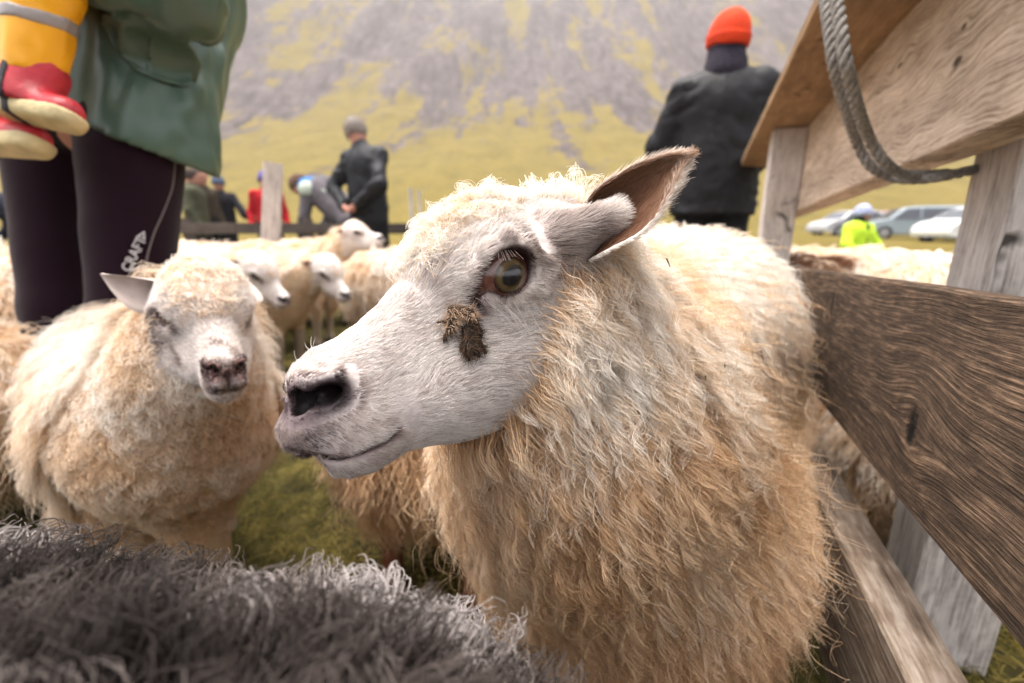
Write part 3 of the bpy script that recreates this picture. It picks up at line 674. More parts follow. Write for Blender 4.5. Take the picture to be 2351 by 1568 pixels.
# ---------------------------------------------------------------- ground, road and mountainside
def zT(x, y):
    base = .022*np.maximum(0, y-8)
    hill = .20*np.maximum(0, y-38) + .62*70*np.log1p(np.exp(np.clip((y-105)/18., -30, 60)))/70*18*.9
    p = np.stack([x, y*.35, 0*x], -1)
    g = fbm(p/55., 31, 5)*26*sstep(60, 220, y) + fbm(np.stack([x, y, 0*x], -1)/9., 33, 4)*1.5*sstep(40, 90, y) + fbm(np.stack([x, y, 0*x], -1)/1.2, 35, 3)*.03
    return base + hill + g + np.abs(x)*.06*sstep(40, 120, y)
def M_hill():
    m = bpy.data.materials.new('mountainside'); m.use_nodes = True; n = m.node_tree.nodes; l = m.node_tree.links; b = n['Principled BSDF']
    b.inputs['Roughness'].default_value = 1; b.inputs['Specular IOR Level'].default_value = .05
    tc = n.new('ShaderNodeTexCoord')
    def noise(sc, det, strc, rgh=.55, dist=0):
        mp = n.new('ShaderNodeMapping'); mp.inputs['Scale'].default_value = strc; l.new(tc.outputs['Object'], mp.inputs[0])
        z = n.new('ShaderNodeTexNoise'); z.inputs['Scale'].default_value = sc; z.inputs['Detail'].default_value = det; z.inputs['Roughness'].default_value = rgh; z.inputs['Distortion'].default_value = dist
        l.new(mp.outputs[0], z.inputs['Vector']); return z.outputs[0]
    def mth(op, a, c=None, e=None):
        x = n.new('ShaderNodeMath'); x.operation = op
        for i, v in enumerate((a, c, e)):
            if v is None: continue
            if isinstance(v, (int, float)): x.inputs[i].default_value = v
            else: l.new(v, x.inputs[i])
        return x.outputs[0]
    sp = n.new('ShaderNodeSeparateXYZ'); l.new(tc.outputs['Object'], sp.inputs[0])
    gul = noise(.10, 7, (1.0, .16, .16), .62, .5); blot = noise(.30, 9, (1, .5, .5), .70); fine = noise(1.6, 8, (1, .6, .6), .7)
    hgt = n.new('ShaderNodeMapRange'); hgt.inputs[1].default_value = 4; hgt.inputs[2].default_value = 40; hgt.inputs[3].default_value = .20; hgt.inputs[4].default_value = -.10; hgt.clamp = True
    l.new(sp.outputs[2], hgt.inputs[0])
    v = mth('ADD', mth('ADD', mth('MULTIPLY', gul, 1.15), mth('MULTIPLY', blot, .55)), mth('MULTIPLY', fine, .25)); v = mth('ADD', v, hgt.outputs[0])
    mask = n.new('ShaderNodeMapRange'); mask.inputs[1].default_value = .93; mask.inputs[2].default_value = 1.0; l.new(v, mask.inputs[0])
    gr = ramp(n, [(.3, (.065, .055, .020)), (.5, (.118, .090, .022)), (.7, (.165, .122, .036))]); l.new(mth('ADD', mth('MULTIPLY', blot, .5), mth('MULTIPLY', fine, .5)), gr.inputs[0])
    rk = ramp(n, [(.34, (.026, .020, .019)), (.5, (.072, .058, .056)), (.66, (.135, .112, .108))]); l.new(mth('ADD', mth('MULTIPLY', noise(.6, 8, (1, .25, .25), .75), .75), mth('MULTIPLY', gul, .25)), rk.inputs[0])
    mx_ = n.new('ShaderNodeMix'); mx_.data_type = 'RGBA'; l.new(mask.outputs[0], mx_.inputs[0]); l.new(rk.outputs[0], mx_.inputs[6]); l.new(gr.outputs[0], mx_.inputs[7])
    nearg = ramp(n, [(.35, (.016, .014, .007)), (.5, (.045, .038, .012)), (.65, (.10, .08, .025))]); l.new(noise(9, 8, (1, 1, 1), .7), nearg.inputs[0])
    nm = n.new('ShaderNodeMapRange'); nm.inputs[1].default_value = 5; nm.inputs[2].default_value = 11; l.new(sp.outputs[1], nm.inputs[0])
    m2 = n.new('ShaderNodeMix'); m2.data_type = 'RGBA'; l.new(nm.outputs[0], m2.inputs[0]); l.new(nearg.outputs[0], m2.inputs[6]); l.new(mx_.outputs[2], m2.inputs[7])
    l.new(m2.outputs[2], b.inputs['Base Color'])
    bp_ = n.new('ShaderNodeBump'); bp_.inputs['Strength'].default_value = .6; bp_.inputs['Distance'].default_value = .6; l.new(blot, bp_.inputs['Height']); l.new(bp_.outputs[0], b.inputs['Normal'])
    return m
def grid_terrain():
    yy = np.concatenate([-np.geomspace(200, 3, 20), np.linspace(-2.6, 8, 90), np.geomspace(8.2, 410, 250)])
    xx = np.concatenate([-np.geomspace(700, 4, 130), np.linspace(-3.9, 3.9, 60), np.geomspace(4, 700, 130)])
    X, Y = np.meshgrid(xx, yy, indexing='ij'); Z = zT(X, Y)
    nx, ny = X.shape; i, j = np.meshgrid(np.arange(nx-1), np.arange(ny-1), indexing='ij'); i = i.ravel(); j = j.ravel()
    F = np.stack([i*ny+j, (i+1)*ny+j, (i+1)*ny+j+1, i*ny+j+1], -1)
    tag(new_mesh('ground', np.stack([X, Y, Z], -1).reshape(-1, 3), F, M_hill()), kind='structure')
grid_terrain()
M_ROAD = mat('asphalt', (.075, .07, .07), rough=.9, bump=.3, bscale=30, var=.25, vscale=3)
xr = np.linspace(-60, 90, 151); yr = np.linspace(15.5, 25, 20); X, Y = np.meshgrid(xr, yr, indexing='ij'); ny = len(yr)
i, j = np.meshgrid(np.arange(150), np.arange(19), indexing='ij'); i = i.ravel(); j = j.ravel()
X2 = X; Y2 = Y + .02*X
tag(new_mesh('road', np.stack([X2, Y2, zT(X2, Y2)*0+.022*np.maximum(0, Y2-8)+.05], -1).reshape(-1, 3), np.stack([i*ny+j, (i+1)*ny+j, (i+1)*ny+j+1, i*ny+j+1], -1), M_ROAD), kind='structure')
# grass and trampled hay in the pen
def grass():
    n = 46000; rg = np.random.default_rng(3)
    r = .25+rg.random(n)**1.3*4.2; a = rg.uniform(-.95, 1.1, n); x = r*np.sin(a); y = r*np.cos(a)
    b = np.stack([x, y, zT(x, y)], -1); d = unit(np.stack([rg.normal(size=n), rg.normal(size=n), np.abs(rg.normal(size=n))*.7+.15], -1)); L = rg.uniform(.02, .075, n)*(1+.6*(rg.random(n) < .1)); t = np.linspace(0, 1, 5)[None, :, None]
    bend = unit(rg.normal(size=(n, 3))*np.array([1, 1, .3]))
    S = b[:, None]+d[:, None]*t*L[:, None, None]+(bend[:, None]*.5-np.array([0, 0, .45]))*t*t*L[:, None, None]
    m = hair_mat('grass', [(0, (.025, .025, .006)), (.35, (.10, .085, .014)), (.7, (.22, .165, .03)), (1, (.36, .27, .09))], .3, .2, .6)
    clump = sstep(-.3, .4, fbm(b*5, 41, 3))
    tag(hair('grass', S, .0011, .0003, m, None, np.clip(clump*.7+rg.random(n)*.45-.1, 0, 1)), kind='stuff')
grass()

# ---------------------------------------------------------------- the wooden fence
def wood(name, c0, c1, c2, fine=190, broad=42, knots=(), bump=.5, xs=2.2, patch=None, wave=.012, contrast=1.0, sine=.05):
    m = bpy.data.materials.new(name); m.use_nodes = True; n = m.node_tree.nodes; l = m.node_tree.links; b = n['Principled BSDF']
    tc = n.new('ShaderNodeTexCoord'); sp = n.new('ShaderNodeSeparateXYZ'); l.new(tc.outputs['Object'], sp.inputs[0])
    def mth(op, *a):
        x = n.new('ShaderNodeMath'); x.operation = op
        for i, v in enumerate(a):
            if isinstance(v, (int, float)): x.inputs[i].default_value = v
            else: l.new(v, x.inputs[i])
        return x.outputs[0]
    X, Y, Z = sp.outputs[0], sp.outputs[1], sp.outputs[2]
    def noise(vec, det=4, rgh=.6):
        z = n.new('ShaderNodeTexNoise'); z.inputs['Scale'].default_value = 1; z.inputs['Detail'].default_value = det; z.inputs['Roughness'].default_value = rgh; l.new(vec, z.inputs['Vector']); return z.outputs[0]
    def comb(a, b_, c): x = n.new('ShaderNodeCombineXYZ'); [l.new(v, x.inputs[i]) if not isinstance(v, (int, float)) else setattr(x.inputs[i], 'default_value', v) for i, v in enumerate((a, b_, c))]; return x.outputs[0]
    lowv = comb(mth('MULTIPLY', X, 5.0), mth('MULTIPLY', Y, 5.0), mth('MULTIPLY', Z, 7.0))
    low = mth('SUBTRACT', noise(lowv, 2), .5)
    v = mth('ADD', Z, mth('MULTIPLY', low, wave)); kd = None
    for (kx, kz, sx, sz, rk) in knots:
        dx = mth('SUBTRACT', X, kx); dz = mth('SUBTRACT', Z, kz)
        r2 = mth('ADD', mth('POWER', mth('ABSOLUTE', mth('DIVIDE', dx, sx)), 2.0), mth('POWER', mth('ABSOLUTE', mth('DIVIDE', dz, sz)), 2.0))
        g = mth('EXPONENT', mth('MULTIPLY', r2, -1.0)); v = mth('SUBTRACT', v, mth('MULTIPLY', mth('MULTIPLY', dz, .80), g))
        q = mth('SQRT', mth('ADD', mth('POWER', mth('ABSOLUTE', mth('DIVIDE', dx, rk[0])), 2.0), mth('POWER', mth('ABSOLUTE', mth('DIVIDE', dz, rk[1])), 2.0)))
        q = mth('ADD', q, mth('MULTIPLY', mth('SUBTRACT', noise(comb(mth('MULTIPLY', X, 120.), Y, mth('MULTIPLY', Z, 120.)), 2), .5), .9))
        kd = q if kd is None else mth('MINIMUM', kd, q)
    n1 = noise(comb(mth('MULTIPLY', X, xs*3), mth('MULTIPLY', Y, broad), mth('MULTIPLY', v, broad)), 3)
    n2 = noise(comb(mth('MULTIPLY', X, xs*6), mth('MULTIPLY', Y, fine), mth('MULTIPLY', v, fine)), 4, .65)
    n3 = noise(comb(mth('MULTIPLY', X, 60.), mth('MULTIPLY', Y, 60.), mth('MULTIPLY', Z, 90.)), 5, .7)
    wv = mth('SINE', mth('ADD', mth('MULTIPLY', v, fine*3.3), mth('MULTIPLY', n1, 14.0)))
    h = mth('ADD', mth('ADD', mth('MULTIPLY', n2, .55), mth('MULTIPLY', n1, .30)), mth('MULTIPLY', wv, sine)); h = mth('ADD', h, mth('MULTIPLY', mth('SUBTRACT', n3, .5), .22))
    h2 = mth('ADD', mth('MULTIPLY', mth('SUBTRACT', h, .43), 1.9*contrast), .5)
    r = ramp(n, [(.08, c0), (.5, c1), (.92, c2)]); l.new(h2, r.inputs[0])
    col = r.outputs[0]
    big = noise(comb(mth('MULTIPLY', X, 3.5), mth('MULTIPLY', Y, 8.), mth('MULTIPLY', Z, 12.)), 4)
    mr = n.new('ShaderNodeMapRange'); mr.inputs[1].default_value = .3; mr.inputs[2].default_value = .7; mr.inputs[3].default_value = .72; mr.inputs[4].default_value = 1.22; l.new(big, mr.inputs[0])
    mm = n.new('ShaderNodeMix'); mm.data_type = 'RGBA'; mm.blend_type = 'MULTIPLY'; mm.inputs[0].default_value = 1; l.new(col, mm.inputs[6]); l.new(mr.outputs[0], mm.inputs[7]); col = mm.outputs[2]
    crk = noise(comb(mth('MULTIPLY', X, 2.2), mth('MULTIPLY', Y, 4.), mth('MULTIPLY', v, 150.)), 3, .5)
    cr = n.new('ShaderNodeMapRange'); cr.inputs[1].default_value = .33; cr.inputs[2].default_value = .29; l.new(crk, cr.inputs[0])
    mc = n.new('ShaderNodeMix'); mc.data_type = 'RGBA'; l.new(cr.outputs[0], mc.inputs[0]); l.new(col, mc.inputs[6]); mc.inputs[7].default_value = (c0[0]*.4, c0[1]*.4, c0[2]*.4, 1); col = mc.outputs[2]
    h = mth('SUBTRACT', h, mth('MULTIPLY', cr.outputs[0], .6))
    if kd is not None:
        kr = ramp(n, [(0, (1, 1, 1)), (.5, (.9, .9, .9)), (1, (0, 0, 0))]); l.new(mth('DIVIDE', kd, 1.6), kr.inputs[0])
        m3 = n.new('ShaderNodeMix'); m3.data_type = 'RGBA'; l.new(kr.outputs[0], m3.inputs[0]); l.new(col, m3.inputs[6]); m3.inputs[7].default_value = (c0[0]*.35, c0[1]*.35, c0[2]*.35, 1); col = m3.outputs[2]
        h = mth('SUBTRACT', h, mth('MULTIPLY', kr.outputs[0], .5))
    l.new(col, b.inputs['Base Color']); b.inputs['Roughness'].default_value = .85; b.inputs['Specular IOR Level'].default_value = .2
    bp_ = n.new('ShaderNodeBump'); bp_.inputs['Strength'].default_value = bump; bp_.inputs['Distance'].default_value = .004; l.new(h, bp_.inputs['Height']); l.new(bp_.outputs[0], b.inputs['Normal'])
    return m
FN = unit(np.cross(fdir, [0, 0, 1.0])); FU = np.cross(FN, fdir)         # outward across the fence, and up
FO = P(2351, 690, .30)
def fw(s, a, h): return FO + s*fdir + a*FN + h*FU
def fp(px, py, a):
    r = ray(px, py); t = (a + (FO-CAM) @ FN)/(r @ FN); d = CAM+r*t-FO; return d @ fdir, d @ FU
def lumber(name, s0, s1, a0, a1, h0, h1, m, parent=None, axis='s', rag=.0015, nx=60, seed=0, chamfer=.003, tilt=0, bend=None):
    """a sawn board or post with slightly worn, uneven edges; local x runs along the grain"""
    if axis == 's': X, Yv, Zv = fdir, FN, FU; L, T, W = s1-s0, a1-a0, h1-h0
    else:
        X, Yv, Zv = np.array([0, 0, 1.0]), FN, unit(np.cross([0, 0, 1.0], FN)); L, T, W = h1-h0, a1-a0, s1-s0
    c = fw((s0+s1)/2, (a0+a1)/2, (h0+h1)/2)
    sec = []
    hw, ht, ch = W/2, T/2, chamfer
    prof = [(-hw+ch, -ht), (hw-ch, -ht), (hw, -ht+ch), (hw, ht-ch), (hw-ch, ht), (-hw+ch, ht), (-hw, ht-ch), (-hw, -ht+ch)]
    den = []
    for i in range(8):
        a_, b_ = np.array(prof[i]), np.array(prof[(i+1) % 8]); k = 1 if i % 2 else (10 if abs(a_-b_).sum() > .05 else 4)
        for q in range(k): den.append(a_+(b_-a_)*q/k)
    den = np.array(den); xs_ = np.linspace(-L/2, L/2, nx); V = []
    for x in xs_:
        p = np.stack([np.full(len(den), x), den[:, 1], den[:, 0]], -1)
        o = fbm(p*np.array([9, 30, 30])+seed*7.1, 50+seed, 3)*rag + fbm(np.array([[x*4, seed*3.3, 0]]), 60, 2)*rag*2
        dirn = unit(np.stack([0*den[:, 0], den[:, 1]/ht**2*ht, den[:, 0]/hw**2*hw], -1)); V.append(p+dirn*o[:, None])
    V = np.array(V); N = len(den); F = []
    i, j = np.meshgrid(np.arange(nx-1), np.arange(N), indexing='ij'); i = i.ravel(); j = j.ravel(); j2 = (j+1) % N
    F = [tuple(f) for f in np.stack([i*N+j, i*N+j2, (i+1)*N+j2, (i+1)*N+j], -1)]
    V = V.reshape(-1, 3); F.append(tuple(range(N))[::-1]); F.append(tuple(range((nx-1)*N, nx*N)))
    o = new_mesh(name, V, F, m, None, smooth=False)
    R_ = Matrix(((X[0], Yv[0], Zv[0]), (X[1], Yv[1], Zv[1]), (X[2], Yv[2], Zv[2]))).to_4x4()
    if tilt: R_ = R_ @ Matrix.Rotation(tilt, 4, 'Y')
    o.matrix_world = Matrix.Translation(Vector(tuple(c))) @ R_
    if parent is not None:
        o.parent = parent; o.matrix_parent_inverse = Matrix.Translation(-parent.location)
    me = o.data
    return o
fence = thing('wooden_fence', 'weathered wooden fence of wide boards and square posts beside the big sheep', 'fence', (fw(.6, .05, 0)[0], fw(.6, .05, 0)[1], 0))
TE = .022
hE1 = fp(2090, 652, 0)[1]; hE0 = fp(2100, 1193, 0)[1]; sA0, _ = fp(1740, 450, TE); 
sE_near = -.50; aB = TE+.112
sA_near, _ = fp(1853, 300, aB)           # near face of the far post
sA_far = sA_near+.11
def hpx(px, py, a): return fp(px, py, a)[1]
hB0 = hpx(2060, 385, aB); hB1 = hpx(1990, 136, aB)
print('fence: E', hE0, hE1, 'A', sA_near, 'B', hB0, hpx(1835, 500, aB), hpx(2340, 255, aB), hB1, hpx(1870, 272, aB), hpx(2100, 10, aB))
r_ = ray(1822, 130); d0 = CAM-FO; tt_ = (hB1-(d0 @ FU))/(r_ @ FU); aC0 = (d0+r_*tt_) @ FN
r_ = ray(2200, 371); tt_ = (hB0-(d0 @ FU))/(r_ @ FU); aB2 = (d0+r_*tt_) @ FN; print('cap edge', aC0, 'B outer', aB2, 'zE', fw(0, 0, hE1)[2])
kE = fp(2095, 985, 0); kE2 = fp(1912, 700, 0); sEm = (sE_near+sA_far+.25)/2; hEm = (hE0+hE1)/2
M_E = wood('dark_weathered_wood', (.009, .007, .006), (.066, .043, .029), (.27, .18, .118), fine=420, broad=95, knots=[(kE[0]-sEm, kE[1]-hEm, .055, .050, (.0075, .014)), (kE2[0]-sEm, kE2[1]-hEm, .07, .03, (.005, .014))], bump=1.0, xs=3.6, wave=.014, contrast=1.15, sine=.01)
lumber('board', sE_near, sA_far+.25, 0, TE, hE0, hE1, M_E, fence, nx=160, seed=1, rag=.0012)['label'] = 'wide dark brown board with a big knot and deep grain'
kB = fp(2200, 140, aB); kB2 = fp(2065, 150, aB); kB3 = fp(2215, 60, aB); sBm = (-.60+sA_far+.3)/2; hBm = (hB0+hB1)/2
M_B = wood('pale_weathered_wood', (.15, .105, .075), (.50, .40, .315), (.68, .60, .53), fine=210, broad=30, knots=[(kB[0]-sBm, kB[1]-hBm, .10, .035, (.012, .006)), (kB2[0]-sBm, kB2[1]-hBm, .09, .03, (.010, .003)), (kB3[0]-sBm, kB3[1]-hBm, .1, .03, (.006, .003))], bump=.7, wave=.08)
lumber('board', -.60, sA_far+.3, aB, aB2, hB0, hB1, M_B, fence, nx=120, seed=2, rag=.0015)['label'] = 'wide pale upper board with dark knots'
M_C = wood('brown_underside_wood', (.12, .07, .035), (.24, .15, .08), (.36, .25, .145), fine=170, broad=30, bump=.5, wave=.03, contrast=.8)
lumber('cap_rail', -.60, sA_far+.75, aC0, aB2+.02, hB1+.001, hB1+.035, M_C, fence, nx=90, seed=3)
M_A = wood('grey_post_wood', (.13, .11, .10), (.46, .42, .395), (.64, .60, .57), fine=260, broad=60, bump=.8, wave=.02)
zA = fw(sA_near, aB, hB1)[2]
lumber('post', sA_near, sA_far, TE, aB-.002, -fw(sA_near, 0, 0)[2]-.02+0, hB1-.001, M_A, fence, axis='z', nx=50, seed=4, tilt=math.radians(0.8))
sD, _ = fp(2205, 450, aB2+.012)
lumber('post', sD-.14, sD-.005, aB2+.012, aB2+.14, -fw(sD, 0, 0)[2]-.02, hB1-.002, M_A, fence, axis='z', nx=60, seed=5)
hF = hpx(1970, 1332, 0); r_ = ray(2110, 1375); tt_ = (hF-(d0 @ FU))/(r_ @ FU); aF = (d0+r_*tt_) @ FN; print('F', hF, aF, 'D s', sD)
M_F = wood('rail_wood', (.04, .026, .018), (.15, .11, .08), (.33, .285, .24), fine=200, broad=45, bump=.7, wave=.03)
lumber('rail', sE_near, sA_far+.25, 0.0, max(.03, aF), hF-.17, hF, M_F, fence, nx=90, seed=6)
# far end of the same fence line
# nails
def nail(s, a, h):
    c = fw(s, a, h); V = []; F = []
    for k in range(10): an = k*.628; V.append(c+FU*.0032*math.sin(an)+fdir*.0032*math.cos(an)-FN*.0)
    for k in range(10): an = k*.628; V.append(c+FU*.0026*math.sin(an)+fdir*.0026*math.cos(an)-FN*.0012)
    F = [(k, (k+1) % 10, 10+(k+1) % 10, 10+k) for k in range(10)]+[tuple(range(10, 20))]
    new_mesh('nail', V, F, mat('rusty_iron', (.05, .035, .03), rough=.6, metal=.5), fence)
for (s_, h_) in [(sA_near+.03, hE1-.03), (sA_near+.06, hE0+.03)]: nail(s_, -.0005, h_)
# rope
M_ROPE = mat('rope_fibre', (.33, .31, .29), rough=.9, bump=.8, bscale=700, var=.35, vscale=160)
def tube(path, r, ns=10, closed=False):
    path = np.asarray(path); n = len(path); T = unit(np.gradient(path, axis=0)); A = unit(np.cross(T, [0.13, .2, 1.0])); B_ = np.cross(T, A); r = np.broadcast_to(r, (n,))
    an = np.arange(ns)/ns*2*math.pi; V = path[:, None]+r[:, None, None]*(A[:, None]*np.cos(an)[None, :, None]+B_[:, None]*np.sin(an)[None, :, None]); V = V.reshape(-1, 3)
    i, j = np.meshgrid(np.arange(n-1), np.arange(ns), indexing='ij'); i = i.ravel(); j = j.ravel(); j2 = (j+1) % ns
    return V, np.stack([i*ns+j, i*ns+j2, (i+1)*ns+j2, (i+1)*ns+j], -1)
def rope_mesh(path, R_, pitch):
    path = smooth_curve(path, 420); seg_ = np.linalg.norm(np.diff(path, axis=0), axis=1); L = np.concatenate([[0], np.cumsum(seg_)]); T = unit(np.gradient(path, axis=0)); A = unit(np.cross(T, FN)); B_ = np.cross(T, A); VV = []; FF = []; o = 0
    for k in range(3):
        an = L/pitch*2*math.pi+k*2.094; c = path+(A*np.cos(an)[:, None]+B_*np.sin(an)[:, None])*R_*.5; V, F = tube(c, R_*.56, 9); VV.append(V); FF.append(F+o); o += len(V)
    return np.concatenate(VV), np.concatenate(FF)
def rope_pts(lst):
    out = []
    for x, y, a in lst: s_, h_ = fp(x, y, a); out.append(fw(s_, a, h_))
    return np.array(out)
rope = thing('rope', 'doubled grey twisted rope looped down over the pale upper fence board', 'rope', rope_pts([(2040, 380, .10)])[0])
aR = aB-.012
V1, F1 = rope_mesh(rope_pts([(1880, -60, -.055), (1893, 0, -.050), (1911, 131, -.035), (1926, 200, -.015), (1945, 262, .01), (1968, 330, .05), (2000, 382, .078), (2044, 407, aR-.008), (2100, 412, aR+.02), (2165, 405, aR+.05), (2222, 393, aR+.085), (2260, 385, aR+.115)]), .0085, .045)
V2, F2 = rope_mesh(rope_pts([(1905, -60, -.057), (1921, 0, -.052), (1940, 131, -.037), (1956, 200, -.017), (1974, 262, .008), (1998, 322, .046), (2030, 370, .074), (2068, 398, aR-.010), (2120, 402, aR+.03), (2180, 398, aR+.07)]), .0085, .045)
new_mesh('strand', V1, F1, M_ROPE, rope); new_mesh('strand', V2, F2, M_ROPE, rope)
for VV_ in (V1, V2):
    k_ = rng.integers(0, len(VV_), 900); pz = VV_[k_]; dd = unit(rng.normal(size=(900, 3))); t5 = np.linspace(0, 1, 4)[None, :, None]
    hair('rope_fuzz', pz[:, None]+dd[:, None]*t5*rng.uniform(.001, .005, (900, 1, 1)), .00009, .00004, hair_mat('rope_fuzz', [(0, (.2, .17, .15)), (1, (.45, .4, .36))], .3, .1), rope, rng.random(900))
# ---------------------------------------------------------------- the rest of the flock
class Frame:
    def __init__(s, O, fwd, left_hint, sc=1.0):
        s.O = np.asarray(O, float); s.B = -unit(fwd); L = np.asarray(left_hint, float); s.L = unit(L-(L @ s.B)*s.B); s.U = np.cross(s.L, s.B)
        s.sc = sc                                              # U = L x B : left cross back = up
    def to(s, p): d = (np.asarray(p, float)-s.O)/s.sc; return np.stack([d @ s.B, d @ s.L, d @ s.U], -1)
    def fr(s, q): q = np.asarray(q, float)*s.sc; return s.O + q[..., :1]*s.B + q[..., 1:2]*s.L + q[..., 2:3]*s.U
print('frame check', np.cross(HL, HB), HU)
def sheep(label, loc, spine, fr, legs, cell, wool_m, nguide, per, rad, kface=(.80, .72, .66), legc=(.75, .68, .6), group=None, K=8, wl=1.0, layer=.02, spread=.018, fur=0, curl=.006, tint0=.78, seed=0, hcell=None, ears=True, eyek=1.0, nosec=None, stray=.03, aims=((.45, .85, -.05), (.45, .85, -.05)), earm=None, earsc=.85, visw=None, face_tint=0.0, tintfn=None, zlo=.20):
    rg = np.random.default_rng(seed+100)
    root = thing('sheep', label, 'sheep', loc, group)
    sd_ = SDF(); sd_.add(lambda p: head(fr.to(p), fine=True)*fr.sc, 0)
    pts = [np.asarray(a[0], float) for a in spine]; rr = [a[1] for a in spine]
    sd_.add(cone(fr.fr([.205, 0, .02]), pts[0], .055*fr.sc, rr[0]), .045)
    for i in range(len(pts)-1): sd_.add(cone(pts[i], pts[i+1], rr[i], rr[i+1]), .06)
    for t in legs:
        t = np.asarray(t, float); a = t*1; a[2] = .38; k = t*1; k[2] = .20; k[0] += .012; b = t*1; b[2] = .055; c = b+np.array([.012, -.01, -.035])
        sd_.add(cone(a, k, .060, .030), .03); sd_.add(cone(k, b, .030, .022), .01); sd_.add(cone(b, c, .026, .030), .01)
    allp = np.array(pts+[fr.O, fr.fr([.27, 0, .1])]+[np.asarray(t) for t in legs]); lo = allp.min(0)-.28; hi = allp.max(0)+.28; lo[2] = -.02
    hlo = np.min([fr.fr([a, b, c]) for a in (-.01, .22) for b in (-.07, .07) for c in (-.09, .10)], 0); hhi = np.max([fr.fr([a, b, c]) for a in (-.01, .22) for b in (-.07, .07) for c in (-.09, .10)], 0)
    hc = hcell or cell
    ax = [axis_pts([(lo[i], max(lo[i]+cell, hlo[i]), cell), (max(lo[i]+cell, hlo[i]), hhi[i], hc), (hhi[i], max(hi[i], hhi[i]+cell*2), cell)]) for i in range(3)]
    V, F = surface(sd_, *ax, B=4)
    Q = fr.to(V); hm = (Q[:, 0] < .24) & (np.abs(Q[:, 1]) < .08) & (np.abs(Q[:, 2]) < .14)
    col = np.tile(np.array(wool_c), (len(V), 1)); hcx = head_col(Q)
    base = np.array([.52, .46, .44]); hcx = hcx/base*np.array(kface); hcx = hcx*(.8+.2*fbm(V*30, 9, 3)[:, None]+.1)
    if nosec is not None:
        nd_ = seg_d(np.stack([Q[:, 0], np.abs(Q[:, 1]), Q[:, 2]], -1), _nos); mk_ = ((1-sstep(.010, .018, nd_))*sstep(.0048, .0062, nd_))[:, None]; hcx = hcx*(1-mk_)+np.array(nosec)*mk_
    col[hm] = hcx[hm]; lowm = V[:, 2] < .26; col[lowm] = np.array(legc); hoof = V[:, 2] < .045; col[hoof] = (.03, .025, .02)
    new_mesh('body', V, F, M_SKIN, root, attrs={'Col': (np.clip(col, 0, 1), 'FLOAT_COLOR')})
    for sg in (1, -1):
        eyeball(root, fr.fr(EYE*np.array([1, sg, 1])), fr.L*sg+.15*-fr.B, fr.B, EYR*fr.sc*eyek)
        if ears: ear_mesh('ear', earm or M_EAR, root, fr.fr, sg, 18, 9, aim=aims[0 if sg > 0 else 1], sc=earsc)
    def wf(c):
        q = fr.to(c); m = wool_mask(q); m = np.where(q[:, 0] > .30, 1, m); w_ = (m > .0)*(c[:, 2] > zlo+.04)
        return w_*(1 if visw is None else visw(c))
    R = tri_sample(V, F, nguide, wf, rg); N_ = sd_.grad(R, 3e-3); q = fr.to(R); m = np.where(q[:, 0] > .30, 1, wool_mask(q)); hd = (q[:, 0] < .27)
    ln = np.interp(R[:, 2], [.2, .5, .72], [.095, .075, .04])*wl; ln = np.where(hd, .005+.10*np.clip(m, 0, .05), ln)*(.75+.5*rg.random(len(R)))
    S, idx = grow(sd_, R, N_, ln, K=K, lift=.42, grav=np.where(hd, .1, .85), layer=np.where(hd, .006, layer), curl=np.where(hd, .003, curl), wave=.045, per=per, spread=np.where(hd[0], spread, spread), frizz=.0012, tip=.32, stray=stray, rg=rg)
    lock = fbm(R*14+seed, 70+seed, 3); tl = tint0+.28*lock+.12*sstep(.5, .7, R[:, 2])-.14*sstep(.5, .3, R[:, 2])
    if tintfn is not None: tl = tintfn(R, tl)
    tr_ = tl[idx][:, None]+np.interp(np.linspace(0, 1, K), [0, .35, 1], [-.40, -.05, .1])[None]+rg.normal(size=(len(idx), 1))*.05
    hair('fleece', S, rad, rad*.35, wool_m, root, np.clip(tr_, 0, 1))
    if fur:
        def fw_(c): q = fr.to(c); return (wool_mask(q) < .01)*(q[:, 0] < .26)*(np.abs(q[:, 1]) < .08)*(np.abs(q[:, 2]) < .14)
        R = tri_sample(V, F, fur, fw_, rg); N_ = sd_.grad(R, 2e-3); q = fr.to(R); dk = fur_dark(q)
        qa = q.copy(); qa[:, 1] = np.abs(qa[:, 1]); kp = ~((seg_d(qa, _nos[:5]) < .0062) | (np.linalg.norm((qa-EYE)/np.array([.0200, .05, .0160]), axis=-1) < 1) & (qa[:, 1] > .04))
        R, N_, q, dk = R[kp], N_[kp], q[kp], dk[kp]
        fl = unit(fr.B[None]-fr.U*.2+rg.normal(size=R.shape)*.25); fl = unit(fl-(fl*N_).sum(-1, keepdims=True)*N_)
        t = np.linspace(0, 1, 3)[None, :, None]; L = np.interp(q[:, 0], [0, .05, .2], [.004, .006, .010])[:, None, None]*np.clip(.3+.7*sstep(1.0, 1.6, np.linalg.norm((np.stack([q[:, 0], np.abs(q[:, 1]), q[:, 2]], -1)-EYE)/np.array([.0188, .06, .0150]), axis=-1)), .3, 1)[:, None, None]*(.7+.6*rg.random((len(R), 1, 1)))
        st = sstep(.0, .35, fbm(R*28+seed, 8, 3))*face_tint
        hair('face_fur', R[:, None]+(fl[:, None]*t+N_[:, None]*.35*t)*L, .0003, .0001, M_FUR, root, np.clip((1-dk*.95-st-.1*rg.random(len(R)))[:, None]-np.array([[.35, .1, 0]]), 0, 1))
    return root

M_EARW = mat('pale_ear', (.50, .42, .38), rough=.8, var=.12, vscale=60)
